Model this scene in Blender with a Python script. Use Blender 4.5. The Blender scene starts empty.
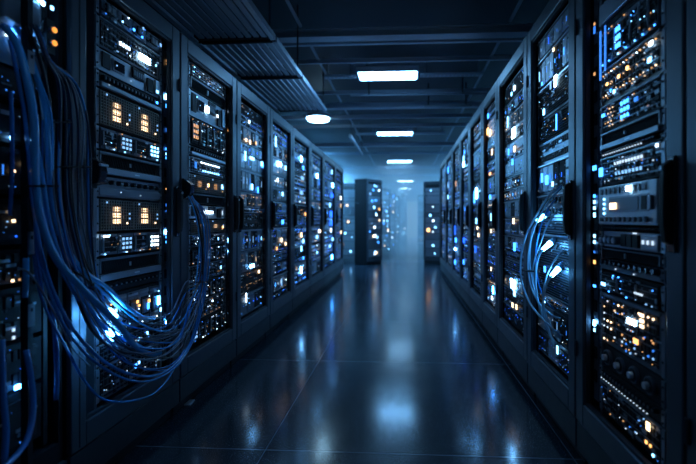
import bpy, math, random
from mathutils import Vector, Matrix

SC = bpy.context.scene
COL = SC.collection
PI = math.pi

# ------------------------------------------------------------------ camera numbers
FPX = 430.0
TH = math.atan(24 / FPX)
EYE = 1.114
CT, ST = math.cos(TH), math.sin(TH)


def ray(px, py):
    a = (px - 380.0) / FPX
    return (-ST + CT * a, CT + ST * a, (220.0 - py) / FPX)


def at_x(px, py, X):
    r = ray(px, py)
    t = X / r[0]
    return Vector((X, t * r[1], EYE + t * r[2]))


def at_z(px, py, z):
    r = ray(px, py)
    t = (z - EYE) / r[2]
    return Vector((t * r[0], t * r[1], z))


cam_d = bpy.data.cameras.new('camera')
cam = bpy.data.objects.new('camera', cam_d)
COL.objects.link(cam)
cam.location = (0, 0, EYE)
cam.rotation_euler = (PI / 2, 0, TH)
cam_d.sensor_width = 36
cam_d.lens = FPX / 696 * 36
cam_d.shift_x = -32 / 696
cam_d.shift_y = -12 / 696
cam_d.clip_start = 0.05
cam_d.dof.use_dof = True
cam_d.dof.focus_distance = 2.35
cam_d.dof.aperture_fstop = 1.5
SC.camera = cam

# ------------------------------------------------------------------ materials
MATS = {}


def principled(name, color, rough=0.5, metal=0.0, emit=None, strength=0.0, spec=0.5, noise=0.0, nscale=30.0):
    m = bpy.data.materials.new(name)
    m.use_nodes = True
    nt = m.node_tree
    b = nt.nodes['Principled BSDF']
    b.inputs['Base Color'].default_value = (*color, 1)
    b.inputs['Roughness'].default_value = rough
    b.inputs['Metallic'].default_value = metal
    b.inputs['Specular IOR Level'].default_value = spec
    if emit:
        b.inputs['Emission Color'].default_value = (*emit, 1)
        b.inputs['Emission Strength'].default_value = strength
    if noise:
        tc = nt.nodes.new('ShaderNodeTexCoord')
        n = nt.nodes.new('ShaderNodeTexNoise')
        n.inputs['Scale'].default_value = nscale
        n.inputs['Detail'].default_value = 4
        r = nt.nodes.new('ShaderNodeMapRange')
        r.inputs['To Min'].default_value = max(0.03, rough - noise)
        r.inputs['To Max'].default_value = min(1, rough + noise)
        nt.links.new(tc.outputs['Object'], n.inputs['Vector'])
        nt.links.new(n.outputs['Fac'], r.inputs['Value'])
        nt.links.new(r.outputs['Result'], b.inputs['Roughness'])
    MATS[name] = m
    return m


def M(n):
    return MATS[n]


principled('frame_metal', (0.062, 0.077, 0.10), 0.42, 0.35, noise=0.08, nscale=14)
principled('frame_dark', (0.022, 0.029, 0.041), 0.5, 0.2, noise=0.08, nscale=14)
principled('cabinet_black', (0.010, 0.012, 0.016), 0.75, spec=0.2)
principled('black', (0.010, 0.012, 0.016), 0.62, spec=0.3)
principled('black_gloss', (0.012, 0.015, 0.022), 0.18)
principled('gunmetal', (0.13, 0.155, 0.19), 0.4, 0.4)
principled('slate', (0.25, 0.285, 0.33), 0.38, 0.5)
principled('steel', (0.36, 0.41, 0.47), 0.33, 0.6)
principled('silver', (0.60, 0.66, 0.72), 0.36, 0.3)
principled('screen', (0.01, 0.02, 0.04), 0.12)
principled('cable_blue', (0.09, 0.52, 1.0), 0.24, spec=0.8)
principled('cable_royal', (0.03, 0.26, 0.68), 0.26, spec=0.7)
principled('cable_sky', (0.48, 0.80, 1.0), 0.26, spec=0.8)
principled('cable_navy', (0.007, 0.020, 0.06), 0.28, spec=0.7)
principled('cable_grey', (0.20, 0.26, 0.34), 0.4)
principled('cable_black', (0.012, 0.014, 0.02), 0.4)
principled('strap', (0.008, 0.009, 0.012), 0.7)
principled('plug_shell', (0.22, 0.45, 0.72), 0.35)
principled('tag', (0.30, 0.36, 0.42), 0.5)
principled('beam_paint', (0.46, 0.57, 0.68), 0.5, 0.2)
principled('tray_metal', (0.28, 0.35, 0.43), 0.42, 0.4)
principled('warm_cage', (0.26, 0.24, 0.21), 0.45, 0.5)


def led(name, c, s):
    principled(name, tuple(x * 0.3 for x in c), 0.4, emit=c, strength=s)


led('led_ice', (0.20, 0.56, 1.0), 5.0)
led('led_ice_soft', (0.26, 0.56, 1.0), 1.0)
led('led_white', (0.58, 0.80, 1.0), 5.0)
led('led_white_soft', (0.62, 0.80, 1.0), 1.0)
led('led_blue', (0.04, 0.27, 1.0), 5.0)
led('led_blue_soft', (0.04, 0.25, 1.0), 1.0)
led('led_deep_glow', (0.012, 0.11, 1.0), 3.0)
led('led_amber', (1.0, 0.46, 0.14), 2.0)
led('led_amber_soft', (1.0, 0.48, 0.18), 0.8)
led('led_warm', (1.0, 0.68, 0.40), 3.2)
led('led_warm_soft', (1.0, 0.62, 0.34), 1.1)
led('flare_ice', (0.16, 0.50, 1.0), 45.0)
led('flare_blue', (0.05, 0.32, 1.0), 45.0)
led('flare_white', (0.46, 0.76, 1.0), 32.0)
led('flare_amber', (1.0, 0.46, 0.13), 5.0)
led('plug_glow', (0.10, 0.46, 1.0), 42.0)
led('lamp_glow', (0.20, 0.54, 1.0), 32.0)
led('lamp_fill_dim', (0.18, 0.50, 1.0), 5.0)
led('lamp_round', (0.36, 0.70, 1.0), 16.0)
led('lamp_mid', (0.26, 0.60, 1.0), 32.0)
led('lit_glass', (0.36, 0.70, 1.0), 1.3)
led('signal_amber', (1.0, 0.33, 0.05), 1.3)
led('lamp_fill_far', (0.13, 0.50, 1.0), 430.0)


def floor_material():
    m = bpy.data.materials.new('floor_tile')
    m.use_nodes = True
    nt = m.node_tree
    N, L = nt.nodes, nt.links
    b = N['Principled BSDF']
    geo = N.new('ShaderNodeNewGeometry')
    sep = N.new('ShaderNodeSeparateXYZ')
    L.new(geo.outputs['Position'], sep.inputs[0])

    def seam(axis, off, size, wid):
        a = N.new('ShaderNodeMath'); a.operation = 'ADD'; a.inputs[1].default_value = -off + 50 * size
        L.new(sep.outputs[axis], a.inputs[0])
        d = N.new('ShaderNodeMath'); d.operation = 'DIVIDE'; d.inputs[1].default_value = size
        L.new(a.outputs[0], d.inputs[0])
        fr = N.new('ShaderNodeMath'); fr.operation = 'PINGPONG'; fr.inputs[1].default_value = 0.5
        L.new(d.outputs[0], fr.inputs[0])
        c = N.new('ShaderNodeMath'); c.operation = 'LESS_THAN'; c.inputs[1].default_value = wid / size
        L.new(fr.outputs[0], c.inputs[0])
        return c

    s1 = seam('X', -0.67, 1.46, 0.0022)
    s2 = seam('Y', 2.05, 1.32, 0.0026)
    mx = N.new('ShaderNodeMath'); mx.operation = 'MAXIMUM'
    L.new(s1.outputs[0], mx.inputs[0]); L.new(s2.outputs[0], mx.inputs[1])
    n1 = N.new('ShaderNodeTexNoise'); n1.inputs['Scale'].default_value = 2.2; n1.inputs['Detail'].default_value = 5
    L.new(geo.outputs['Position'], n1.inputs['Vector'])
    n2 = N.new('ShaderNodeTexNoise'); n2.inputs['Scale'].default_value = 170; n2.inputs['Detail'].default_value = 2
    L.new(geo.outputs['Position'], n2.inputs['Vector'])
    cr = N.new('ShaderNodeMixRGB')
    cr.inputs[1].default_value = (0.012, 0.019, 0.029, 1)
    cr.inputs[2].default_value = (0.022, 0.034, 0.050, 1)
    L.new(n1.outputs['Fac'], cr.inputs[0])
    mc = N.new('ShaderNodeMixRGB')
    mc.inputs[2].default_value = (0.16, 0.20, 0.25, 1)
    L.new(mx.outputs[0], mc.inputs[0]); L.new(cr.outputs[0], mc.inputs[1])
    L.new(mc.outputs[0], b.inputs['Base Color'])
    rr = N.new('ShaderNodeMapRange')
    rr.inputs['From Min'].default_value = 0.3; rr.inputs['From Max'].default_value = 0.7
    rr.inputs['To Min'].default_value = 0.05; rr.inputs['To Max'].default_value = 0.30
    L.new(n2.outputs['Fac'], rr.inputs['Value'])
    L.new(rr.outputs[0], b.inputs['Roughness'])
    bp = N.new('ShaderNodeBump'); bp.inputs['Strength'].default_value = 0.05; bp.inputs['Distance'].default_value = 0.002
    L.new(n2.outputs['Fac'], bp.inputs['Height'])
    L.new(bp.outputs[0], b.inputs['Normal'])
    b.inputs['Specular IOR Level'].default_value = 0.6
    MATS['floor_tile'] = m


floor_material()


def panel_material(name, c1, c2, scale, rough):
    m = principled(name, c1, rough)
    nt = m.node_tree
    N, L = nt.nodes, nt.links
    geo = N.new('ShaderNodeNewGeometry')
    n = N.new('ShaderNodeTexNoise'); n.inputs['Scale'].default_value = scale; n.inputs['Detail'].default_value = 5
    L.new(geo.outputs['Position'], n.inputs['Vector'])
    mix = N.new('ShaderNodeMixRGB')
    mix.inputs[1].default_value = (*c1, 1); mix.inputs[2].default_value = (*c2, 1)
    L.new(n.outputs['Fac'], mix.inputs[0])
    L.new(mix.outputs[0], N['Principled BSDF'].inputs['Base Color'])


panel_material('ceiling_panel', (0.024, 0.038, 0.056), (0.04, 0.062, 0.09), 1.3, 0.55)
panel_material('wall_paint', (0.05, 0.08, 0.12), (0.07, 0.11, 0.16), 0.8, 0.6)


# ------------------------------------------------------------------ mesh helpers
class MB:
    def __init__(self):
        self.v, self.f, self.m, self.mats = [], [], [], []

    def mi(self, mat):
        if mat not in self.mats:
            self.mats.append(mat)
        return self.mats.index(mat)

    def box(self, x0, x1, y0, y1, z0, z1, mat):
        b = len(self.v)
        self.v += [(x0, y0, z0), (x1, y0, z0), (x1, y1, z0), (x0, y1, z0), (x0, y0, z1), (x1, y0, z1), (x1, y1, z1), (x0, y1, z1)]
        i = self.mi(mat)
        for q in ((0, 3, 2, 1), (4, 5, 6, 7), (0, 1, 5, 4), (1, 2, 6, 5), (2, 3, 7, 6), (3, 0, 4, 7)):
            self.f.append(tuple(b + k for k in q)); self.m.append(i)
        return self

    def prism(self, poly, axis, a0, a1, mat):
        """poly: 2D points in the plane of the other two axes, extruded along axis from a0 to a1."""
        b = len(self.v); n = len(poly); i = self.mi(mat)
        for a in (a0, a1):
            for p, q in poly:
                self.v.append({'x': (a, p, q), 'y': (p, a, q), 'z': (p, q, a)}[axis])
        self.f.append(tuple(b + k for k in range(n))); self.m.append(i)
        self.f.append(tuple(b + n + k for k in reversed(range(n)))); self.m.append(i)
        for k in range(n):
            k2 = (k + 1) % n
            self.f.append((b + k, b + n + k, b + n + k2, b + k2)); self.m.append(i)
        return self

    def cyl(self, c, axis, r, a0, a1, mat, n=12, r2=None):
        b = len(self.v); i = self.mi(mat)
        r2 = r if r2 is None else r2
        for a, rad in ((a0, r), (a1, r2)):
            for k in range(n):
                t = 2 * PI * k / n
                p, q = rad * math.cos(t), rad * math.sin(t)
                if axis == 'y':
                    self.v.append((c[0] + p, a, c[1] + q))
                elif axis == 'z':
                    self.v.append((c[0] + p, c[1] + q, a))
                else:
                    self.v.append((a, c[0] + p, c[1] + q))
        self.f.append(tuple(b + k for k in range(n))); self.m.append(i)
        self.f.append(tuple(b + n + k for k in reversed(range(n)))); self.m.append(i)
        for k in range(n):
            k2 = (k + 1) % n
            self.f.append((b + k, b + n + k, b + n + k2, b + k2)); self.m.append(i)
        return self

    def tube(self, p0, p1, r, mat, n=10, r1=None):
        p0, p1 = Vector(p0), Vector(p1)
        d = (p1 - p0)
        q = d.to_track_quat('Z', 'Y').to_matrix()
        r1 = r if r1 is None else r1
        b = len(self.v); i = self.mi(mat)
        for o, rad in ((p0, r), (p1, r1)):
            for k in range(n):
                t = 2 * PI * k / n
                self.v.append(tuple(o + q @ Vector((rad * math.cos(t), rad * math.sin(t), 0))))
        self.f.append(tuple(b + k for k in reversed(range(n)))); self.m.append(i)
        self.f.append(tuple(b + n + k for k in range(n))); self.m.append(i)
        for k in range(n):
            k2 = (k + 1) % n
            self.f.append((b + k, b + k2, b + n + k2, b + n + k)); self.m.append(i)
        return self

    def mesh(self, name):
        me = bpy.data.meshes.new(name)
        me.from_pydata(self.v, [], self.f)
        for m in self.mats:
            me.materials.append(M(m))
        me.polygons.foreach_set('material_index', self.m)
        import bmesh
        bm = bmesh.new(); bm.from_mesh(me)
        bmesh.ops.recalc_face_normals(bm, faces=bm.faces)
        bm.to_mesh(me); bm.free()
        return me

    def build(self, name, parent=None, loc=(0, 0, 0), bevel=0.0, smooth=False):
        me = self.mesh(name)
        if smooth:
            me.polygons.foreach_set('use_smooth', [True] * len(me.polygons))
        o = bpy.data.objects.new(name, me)
        COL.objects.link(o)
        o.location = loc
        if parent:
            o.parent = parent
        if bevel:
            b = o.modifiers.new('edge', 'BEVEL'); b.width = bevel; b.segments = 2; b.limit_method = 'ANGLE'
        return o


MESHCACHE = {}


def led_obj(parent, x, z, sx, sz, mat, name='status_light', y=0.0):
    """One small light of its own: a proud lens on the face at y."""
    key = (round(sx, 4), round(sz, 4), mat)
    if key not in MESHCACHE:
        mb = MB().box(-sx / 2, sx / 2, -0.004, 0.0, -sz / 2, sz / 2, mat)
        MESHCACHE[key] = mb.mesh(name)
    o = bpy.data.objects.new(name, MESHCACHE[key])
    COL.objects.link(o)
    o.parent = parent
    o.location = (x, y, z)
    return o


def tag(o, label, cat, group=None, kind=None):
    if label:
        o['label'] = label
    if cat:
        o['category'] = cat
    if group:
        o['group'] = group
    if kind:
        o['kind'] = kind
    return o


def empty(name, loc=(0, 0, 0), rz=0.0):
    o = bpy.data.objects.new(name, None)
    o.empty_display_size = 0.1
    COL.objects.link(o)
    o.location = loc
    o.rotation_euler = (0, 0, rz)
    return o


def struct(name, mb, **k):
    o = mb.build(name, **k)
    o['kind'] = 'structure'
    return o


ORD = ['', 'first', 'second', 'third', 'fourth', 'fifth', 'sixth', 'seventh', 'eighth', 'ninth', 'tenth', 'eleventh', 'twelfth',
       'thirteenth', 'fourteenth', 'fifteenth', 'sixteenth', 'seventeenth', 'eighteenth', 'nineteenth', 'twentieth', 'twenty-first',
       'twenty-second', 'twenty-third', 'twenty-fourth', 'twenty-fifth', 'twenty-sixth', 'twenty-seventh', 'twenty-eighth']

# ------------------------------------------------------------------ the room
CEIL = 3.14
struct('floor', MB().box(-5, 4.5, -4, 27, -0.1, 0, 'floor_tile'))
struct('ceiling', MB().box(-5, 4.5, -4, 27, CEIL, CEIL + 0.1, 'ceiling_panel'))
struct('wall_left', MB().box(-5.1, -5, -4, 27, 0, CEIL, 'wall_paint'))
struct('wall_right', MB().box(4.5, 4.6, -4, 27, 0, CEIL, 'wall_paint'))
struct('wall_back', MB().box(-5, 4.5, 27, 27.1, 0, CEIL, 'wall_paint'))
struct('wall_front', MB().box(-5, 4.5, -4.1, -4, 0, CEIL, 'wall_paint'))

d = struct('door_1', MB().box(-.75, -.70, 26.90, 26.97, 0, 2.35, 'frame_metal').box(.95, 1.0, 26.90, 26.97, 0, 2.35, 'frame_metal').box(-.70, .95, 26.90, 26.97, 2.28, 2.35, 'frame_metal').box(.10, .15, 26.90, 26.97, 0, 2.28, 'frame_metal'))
MB().box(-.70, .10, 26.93, 26.95, .0, 2.28, 'lit_glass').build('door_glass', d)
MB().box(.15, .95, 26.93, 26.95, .0, 2.28, 'lit_glass').build('door_glass', d)

# beams and ceiling grid bars
trim_no = [0]


def trim(x0, x1, y0, y1, z0, z1, mat='beam_paint', flange=0.0):
    trim_no[0] += 1
    mb = MB().box(x0, x1, y0, y1, z0, z1, mat)
    if flange:
        mb.box(x0, x1, y0 - flange, y1 + flange, z0 - 0.010, z0 - 0.0002, mat)
        mb.box(x0, x1, y0 - flange, y1 + flange, z1 + 0.0002, z1 + 0.010, mat)
        for xx in (x0 + .3, x0 + 2.4, x1 - 2.0, x1 - .3):
            mb.box(xx - .012, xx + .012, (y0 + y1) / 2 - .006, (y0 + y1) / 2 + .006, z1 + .0102, CEIL - .0005, 'frame_dark')
    return struct('trim_%d' % trim_no[0], mb)


for y, w, z0, fl in ((1.2, 0.08, 2.83, 0.04), (2.7, 0.03, 2.9, 0), (4.10, 0.08, 2.84, 0.045), (4.36, 0.03, 2.89, 0.015), (4.92, 0.03, 2.91, 0.01),
                     (6.1, 0.03, 2.90, 0.01), (6.72, 0.08, 2.85, 0.04), (7.5, 0.05, 2.88, 0.02), (8.3, 0.04, 2.9, 0.01), (10.2, 0.08, 2.85, 0.04),
                     (11.6, 0.05, 2.88, 0.02), (14.6, 0.08, 2.85, 0.04), (17.2, 0.08, 2.85, 0.04), (21.5, 0.08, 2.85, 0.04)):
    trim(-4.9, 4.4, y - w / 4, y + w / 4, z0 + .02, z0 + .02 + .6 * w + .01, flange=fl)
for x, w in ((-0.98, 0.024), (0.98, 0.024), (-2.4, 0.03), (2.4, 0.03)):
    for a, b in ((1.26, 4.04), (4.16, 6.66), (6.78, 10.14), (10.26, 14.5)):
        trim(x - w / 2, x + w / 2, a, b, 2.945, 2.965)


# ceiling lamps
def ceiling_light(x, y, label, glow='lamp_glow', w=0.72, d=0.30):
    t = tag(empty('ceiling_light', (x, y, 2.94)), label, 'ceiling light', 'rectangular ceiling lights over the aisle')
    mb = MB()
    mb.box(-w / 2 - .02, w / 2 + .02, -d / 2 - .02, -d / 2, -.03, .035, 'beam_paint')
    mb.box(-w / 2 - .02, w / 2 + .02, d / 2, d / 2 + .02, -.03, .035, 'beam_paint')
    mb.box(-w / 2 - .02, -w / 2, -d / 2, d / 2, -.03, .035, 'beam_paint')
    mb.box(w / 2, w / 2 + .02, -d / 2, d / 2, -.03, .035, 'beam_paint')
    mb.box(-w / 2, w / 2, -d / 2, d / 2, .0, .035, 'beam_paint')
    for xx in (-w / 2 + .1, w / 2 - .1):
        mb.cyl((xx, 0), 'z', .008, .0352, CEIL - 2.94 - .0005, 'frame_dark', 8)
    mb.build('housing', t)
    MB().box(-w / 2 + .001, w / 2 - .001, -d / 2 + .001, d / 2 - .001, -.036, -.001, glow).build('diffuser', t, bevel=0.012)
    return t


ceiling_light(-0.2, 5.36, 'rectangular white ceiling light, biggest lit panel above the aisle')
ceiling_light(-0.19, 8.95, 'rectangular white ceiling light, second lit panel along the aisle')
ceiling_light(-0.14, 13.2, 'rectangular white ceiling light, third lit panel along the aisle', 'lamp_mid')
ceiling_light(0.06, 19.9, 'small hazy ceiling light, fourth and farther panel along the aisle', 'lamp_mid')
ceiling_light(-0.2, 1.1, 'added unseen dim ceiling light overhead, nearer than the lit panels', 'lamp_fill_dim')  # added lamp outside the view, gives the near racks weak light
ceiling_light(-0.2, -2.0, 'added unseen dim ceiling light overhead behind the viewpoint', 'lamp_fill_dim')  # another added lamp behind the camera, for weak frontal light
ceiling_light(0.06, 24.5, 'extra hazy ceiling light added at the end of the hall', 'lamp_mid')  # extra lamp put in to brighten the far hall
for k, (x, y) in enumerate(((-2.7, 11.0), (2.6, 11.2), (-2.7, 15.5), (2.6, 15.5), (-4.2, 20.5), (3.8, 20.5))):  # lamps added out of sight behind the racks to light the haze
    ceiling_light(x, y, 'added ceiling light hidden by racks over the %s cross aisle, %s' % (('first', 'second', 'third')[k // 2], 'on the tray side' if k % 2 == 0 else 'on the open side'), 'lamp_fill_far')
# perforated lamp rails beside the two nearest panels
for y, xs, lab in ((5.36, ((-1.02, -0.6), (0.2, 0.97)), 'biggest ceiling light'), (8.95, ((-1.0, -0.59), (0.2, 0.85)), 'second ceiling light')):
    for k, (a, b) in enumerate(xs):
        mb = MB().box(a, b, y - .05, y + .05, 2.90, 2.925, 'beam_paint')
        n = int((b - a) / 0.05)
        for i in range(n):
            mb.box(a + .01 + i * .05, a + .035 + i * .05, y - .035, y + .035, 2.894, 2.8999, 'steel')
        mb.box(a + .05, a + .07, y - .01, y + .01, 2.9251, CEIL - .001, 'tray_metal')
        mb.box(b - .07, b - .05, y - .01, y + .01, 2.9251, CEIL - .001, 'tray_metal')
        tag(mb.build('lamp_rail'), 'perforated metal rail %s of the %s' % ('on the cable tray side' if k == 0 else 'on the open side', lab), 'rail', 'lamp rails')

# round lamp
t = tag(empty('round_ceiling_light', (-1.5, 7.46, 2.905)), 'round white ceiling light above the end of the cable tray', 'ceiling light')
MB().cyl((0, 0), 'z', 0.215, -0.01, 0.05, 'beam_paint', 28).cyl((0, 0), 'z', 0.02, 0.05, CEIL - 2.905 - .0005, 'frame_dark', 10).build('housing', t)
MB().cyl((0, 0), 'z', 0.18, -0.05, -0.0101, 'lamp_round', 28, r2=0.20).build('diffuser', t)


# cable tray in sections
def tray_section(y0, y1, label, x0=-1.60, x1=-0.97, z=2.48):
    t = tag(empty('cable_tray', ((x0 + x1) / 2, (y0 + y1) / 2, z)), label, 'cable tray', 'ceiling cable tray sections')
    w, l = (x1 - x0) / 2, (y1 - y0) / 2
    for s in (-1, 1):
        mb = MB().box(min(s * w, s * (w - .012)), max(s * w, s * (w - .012)), -l, l, 0, .035, 'tray_metal')
        mb.box(min(s * w, s * (w - .035)), max(s * w, s * (w - .035)), -l, l, -.008, -.0002, 'tray_metal')
        mb.build('side_rail', t)
    n = 9
    for i in range(n):
        x = -w + .075 + (2 * w - .15) * i / (n - 1)
        MB().box(x - .020, x + .020, -l + .03, l - .03, .004, .018, 'tray_metal').build('slat', t)
    for yy in (-l + .015, l - .015):
        MB().box(-w + .013, w - .013, yy - .015, yy + .015, .0, .05, 'cabinet_black').build('cross_bar', t)
    for s in (-1, 1):
        MB().tube((s * (w - .03), l - .05, .05), (s * (w - .03), l - .05, CEIL - z - .001), .007, 'frame_dark', 8).build('hanger_rod', t)
    return t


for i, (a, b) in enumerate(((0.9, 2.02), (2.06, 3.2), (3.24, 4.05), (4.09, 5.35))):
    tray_section(a, b, 'ribbed metal cable tray section, %s along the ceiling run' % ('first', 'second', 'third', 'last')[i])
tag(MB().box(-1.0, -0.96, 7.8, 10.1, 2.62, 2.68, 'tray_metal').box(-.985, -.975, 7.9, 7.91, 2.68, CEIL - .001, 'frame_dark').box(-.985, -.975, 10.0, 10.01, 2.68, CEIL - .001, 'frame_dark').build('conduit_rail'),
    'slim metal conduit rail hung beyond the round ceiling light', 'rail')
tag(MB().tube((0.3, 6.4, 2.80), (1.0, 6.4, 2.80), .02, 'tray_metal').box(.35, .37, 6.39, 6.41, 2.82, CEIL - .001, 'frame_dark').box(.9, .92, 6.39, 6.41, 2.82, CEIL - .001, 'frame_dark').build('sprinkler_pipe'),
    'short grey pipe hung between the first two lamp panels', 'pipe')
tag(MB().tube((-0.75, 6.0, 2.86), (1.5, 6.0, 2.86), .013, 'tray_metal').box(-.5, -.48, 5.995, 6.005, 2.87, CEIL - .001, 'frame_dark').box(.8, .82, 5.995, 6.005, 2.87, CEIL - .001, 'frame_dark').build('conduit_pipe'),
    'thin metal conduit running across the ceiling behind the biggest lamp', 'pipe')

# ------------------------------------------------------------------ racks
XL, XR = -1.27, 0.78
EQ = 0.045                                # equipment sits this far behind the door face


class Rack:
    pass


def make_rack(side, y0, y1, H, label, door=True, handle=True, far_handle=False, eqw=None, eqc=0.0, group=None):
    r = Rack()
    r.side, r.H = side, H
    r.w = (y1 - y0) - 0.012
    yc = (y0 + y1) / 2
    r.rz = PI / 2 if side == 'L' else -PI / 2
    r.loc = Vector((XL if side == 'L' else XR, yc, 0))
    r.mat = Matrix.Translation(r.loc) @ Matrix.Rotation(r.rz, 4, 'Z')
    w2 = r.w / 2
    near = -1 if side == 'L' else 1      # local x sign of the near stile
    r.near = near
    r.eqw = eqw or r.w - 0.20
    r.eqc = eqc
    t = tag(empty('server_rack', r.loc, r.rz), label, 'server rack', group)
    r.t = t
    D = 1.0
    mb = MB()
    mb.box(-w2, -w2 + .02, .0235, D, .08, H, 'cabinet_black')
    mb.box(w2 - .02, w2, .0235, D, .08, H, 'cabinet_black')
    mb.box(-w2 + .02, w2 - .02, .0235, D, H - .03, H, 'cabinet_black')
    mb.box(-w2 + .02, w2 - .02, D - .02, D, .08, H - .03, 'cabinet_black')
    mb.box(-w2 + .02, w2 - .02, .0235, D - .02, .08, .28, 'cabinet_black')
    mb.build('cabinet_body', t)
    MB().box(-w2 + .01, w2 - .01, .05, D - .02, 0, .0795, 'black').build('plinth', t)
    kp = MB().box(-w2, w2, .004, .023, .075, .205, 'frame_dark')
    kp.build('kick_panel', t, bevel=.004)
    for s in (-1, 1):
        x = r.eqc + s * (r.eqw / 2 + .012)
        MB().box(x - .009, x + .009, EQ - .002, EQ + .05, .29, H - .04, 'gunmetal' if door else 'black').build('mounting_rail', t)
    if door:
        st = .078
        mb = MB()
        z0, z1 = .212, H - .004
        mb.box(-w2, -w2 + st, 0, .022, z0, z1, 'frame_metal')
        mb.box(w2 - st, w2, 0, .022, z0, z1, 'frame_metal')
        mb.box(-w2 + st, w2 - st, 0, .022, z1 - .085, z1, 'frame_metal')
        mb.box(-w2 + st, w2 - st, 0, .022, z0, z0 + .095, 'frame_metal')
        d = mb.build('door', t, bevel=.005)
        # inner stepped lip
        mb = MB()
        a, b, c, e = -w2 + st, w2 - st, z0 + .095, z1 - .085
        mb.box(a + .0002, a + .012, .010, .028, c, e, 'frame_dark').box(b - .012, b - .0002, .010, .028, c, e, 'frame_dark')
        mb.box(a + .012, b - .012, .010, .028, c + .0002, c + .012, 'frame_dark').box(a + .012, b - .012, .010, .028, e - .012, e - .0002, 'frame_dark')
        mb.build('door_gasket', d)
        hs = []
        if handle:
            hs.append(near)
        if far_handle:
            hs.append(-near)
        for s in hs:
            x = s * (w2 - .04)
            mb = MB().box(x - .019, x + .019, -.010, -.0002, 1.02, 1.30, 'black_gloss')
            mb.prism([(-.0102, 1.04), (-.030, 1.05), (-.036, 1.10), (-.036, 1.22), (-.032, 1.275), (-.0102, 1.29)], 'x', x - .013, x + .013, 'black')
            h = mb.build('handle', d, bevel=.004)
            MB().cyl((x, 1.265), 'y', .007, -.0385, -.0335, 'steel', 10).build('keyhole', h)
        for z in (.5, H - .35):
            x = -near * (w2 - .012)
            MB().cyl((x, -.004), 'z', .007, z, z + .07, 'frame_dark', 8).build('hinge', d)
    return r


def strip(r, leds, lx=None):
    """The vertical power strip in the gap beside the equipment; leds: (px, py) pixels or z heights."""
    x = lx if lx is not None else r.eqc - r.near * (r.eqw / 2 + .052)
    lim = r.w / 2 - .02 - .024
    x = max(-lim, min(lim, x))
    mb = MB().box(x - .021, x + .021, EQ + .0, EQ + .045, .34, r.H - .14, 'gunmetal')
    for k in range(16):
        z = .42 + k * (r.H - .70) / 16
        mb.box(x - .014, x + .014, EQ - .004, EQ - .0002, z, z + .05, 'cabinet_black')
    p = mb.build('power_strip', r.t)
    for z, sx, sz, m, dx in leds:
        led_obj(p, x + dx, z, sx, sz, m, y=EQ - .0045)
    return p


def unit_root(r, name, z, h, depth=.55, face='black', body='cabinet_black', mb=None):
    """The chassis mesh, placed in rack r with its bottom at z. Local: x across, y into the rack, z up; front plane y=0."""
    w2 = r.eqw / 2 - .004
    mb = mb or MB()
    mb.box(-w2, w2, .004, depth, .002, h - .002, body)
    mb.box(-w2 - .0, w2, -.0, .0038, .002, h - .002, face)
    o = mb.build(name)
    o.matrix_world = r.mat @ Matrix.Translation((r.eqc, EQ, z))
    return o


def ears(r, o, h, mat='slate'):
    w2 = r.eqw / 2
    for s in (-1, 1):
        a, b = sorted((s * (w2 - .003), s * (w2 + .016)))
        mb = MB().box(a, b, -.0065, -.0025, .003, h - .003, mat)
        mb.cyl(((a + b) / 2, h * .25), 'y', .004, -.009, -.0066, 'black', 8).cyl(((a + b) / 2, h * .75), 'y', .004, -.009, -.0066, 'black', 8)
        mb.build('rack_ear', o)


def micro(r, o, h, seed, n=40, y=-.0125, specks=12, cols=('led_white_soft', 'led_ice_soft', 'led_blue_soft'), u0=.02, u1=.98, v0=.06, v1=.94):
    """Small fittings of a populated face: sockets, tabs, screws, and pin-point lights between them."""
    rnd = random.Random(seed * 7 + 1)
    X, Z, w = F(r, h)
    mb = MB()
    for k in range(4):
        zz = Z(v0 + (v1 - v0) * (k + .5) / 4)
        mb.box(X(u0), X(u1), y - .0008, y, zz - .0012, zz + .0012, 'gunmetal')
    for k in range(n):
        x, z = X(rnd.uniform(u0, u1)), Z(rnd.uniform(v0, v1))
        a, b = rnd.choice(((.003, .003), (.006, .003), (.010, .004), (.004, .008), (.012, .006), (.018, .003)))
        mb.box(x - a, x + a, y - rnd.uniform(.001, .004), y, max(Z(v0), z - b), min(Z(v1), z + b), rnd.choice(('black', 'slate', 'steel', 'gunmetal', 'black', 'cabinet_black')))
    mb.build('port_grille', o)
    lt = MB()
    for k in range(specks):
        x, z = X(rnd.uniform(u0, u1)), Z(rnd.uniform(v0 + .04, v1 - .04))
        lt.box(x - .0016, x + .0016, y - .006, y - .0042, z - .0016, z + .0016, rnd.choice(cols))
    if lt.v:
        lt.build('indicator_panel', o)


# ---- detailed faces for the racks close to the camera (u, v run 0..1 over the face)
def F(r, h):
    w = r.eqw - .008
    return (lambda u: -w / 2 + u * w), (lambda v: v * h), w


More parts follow.
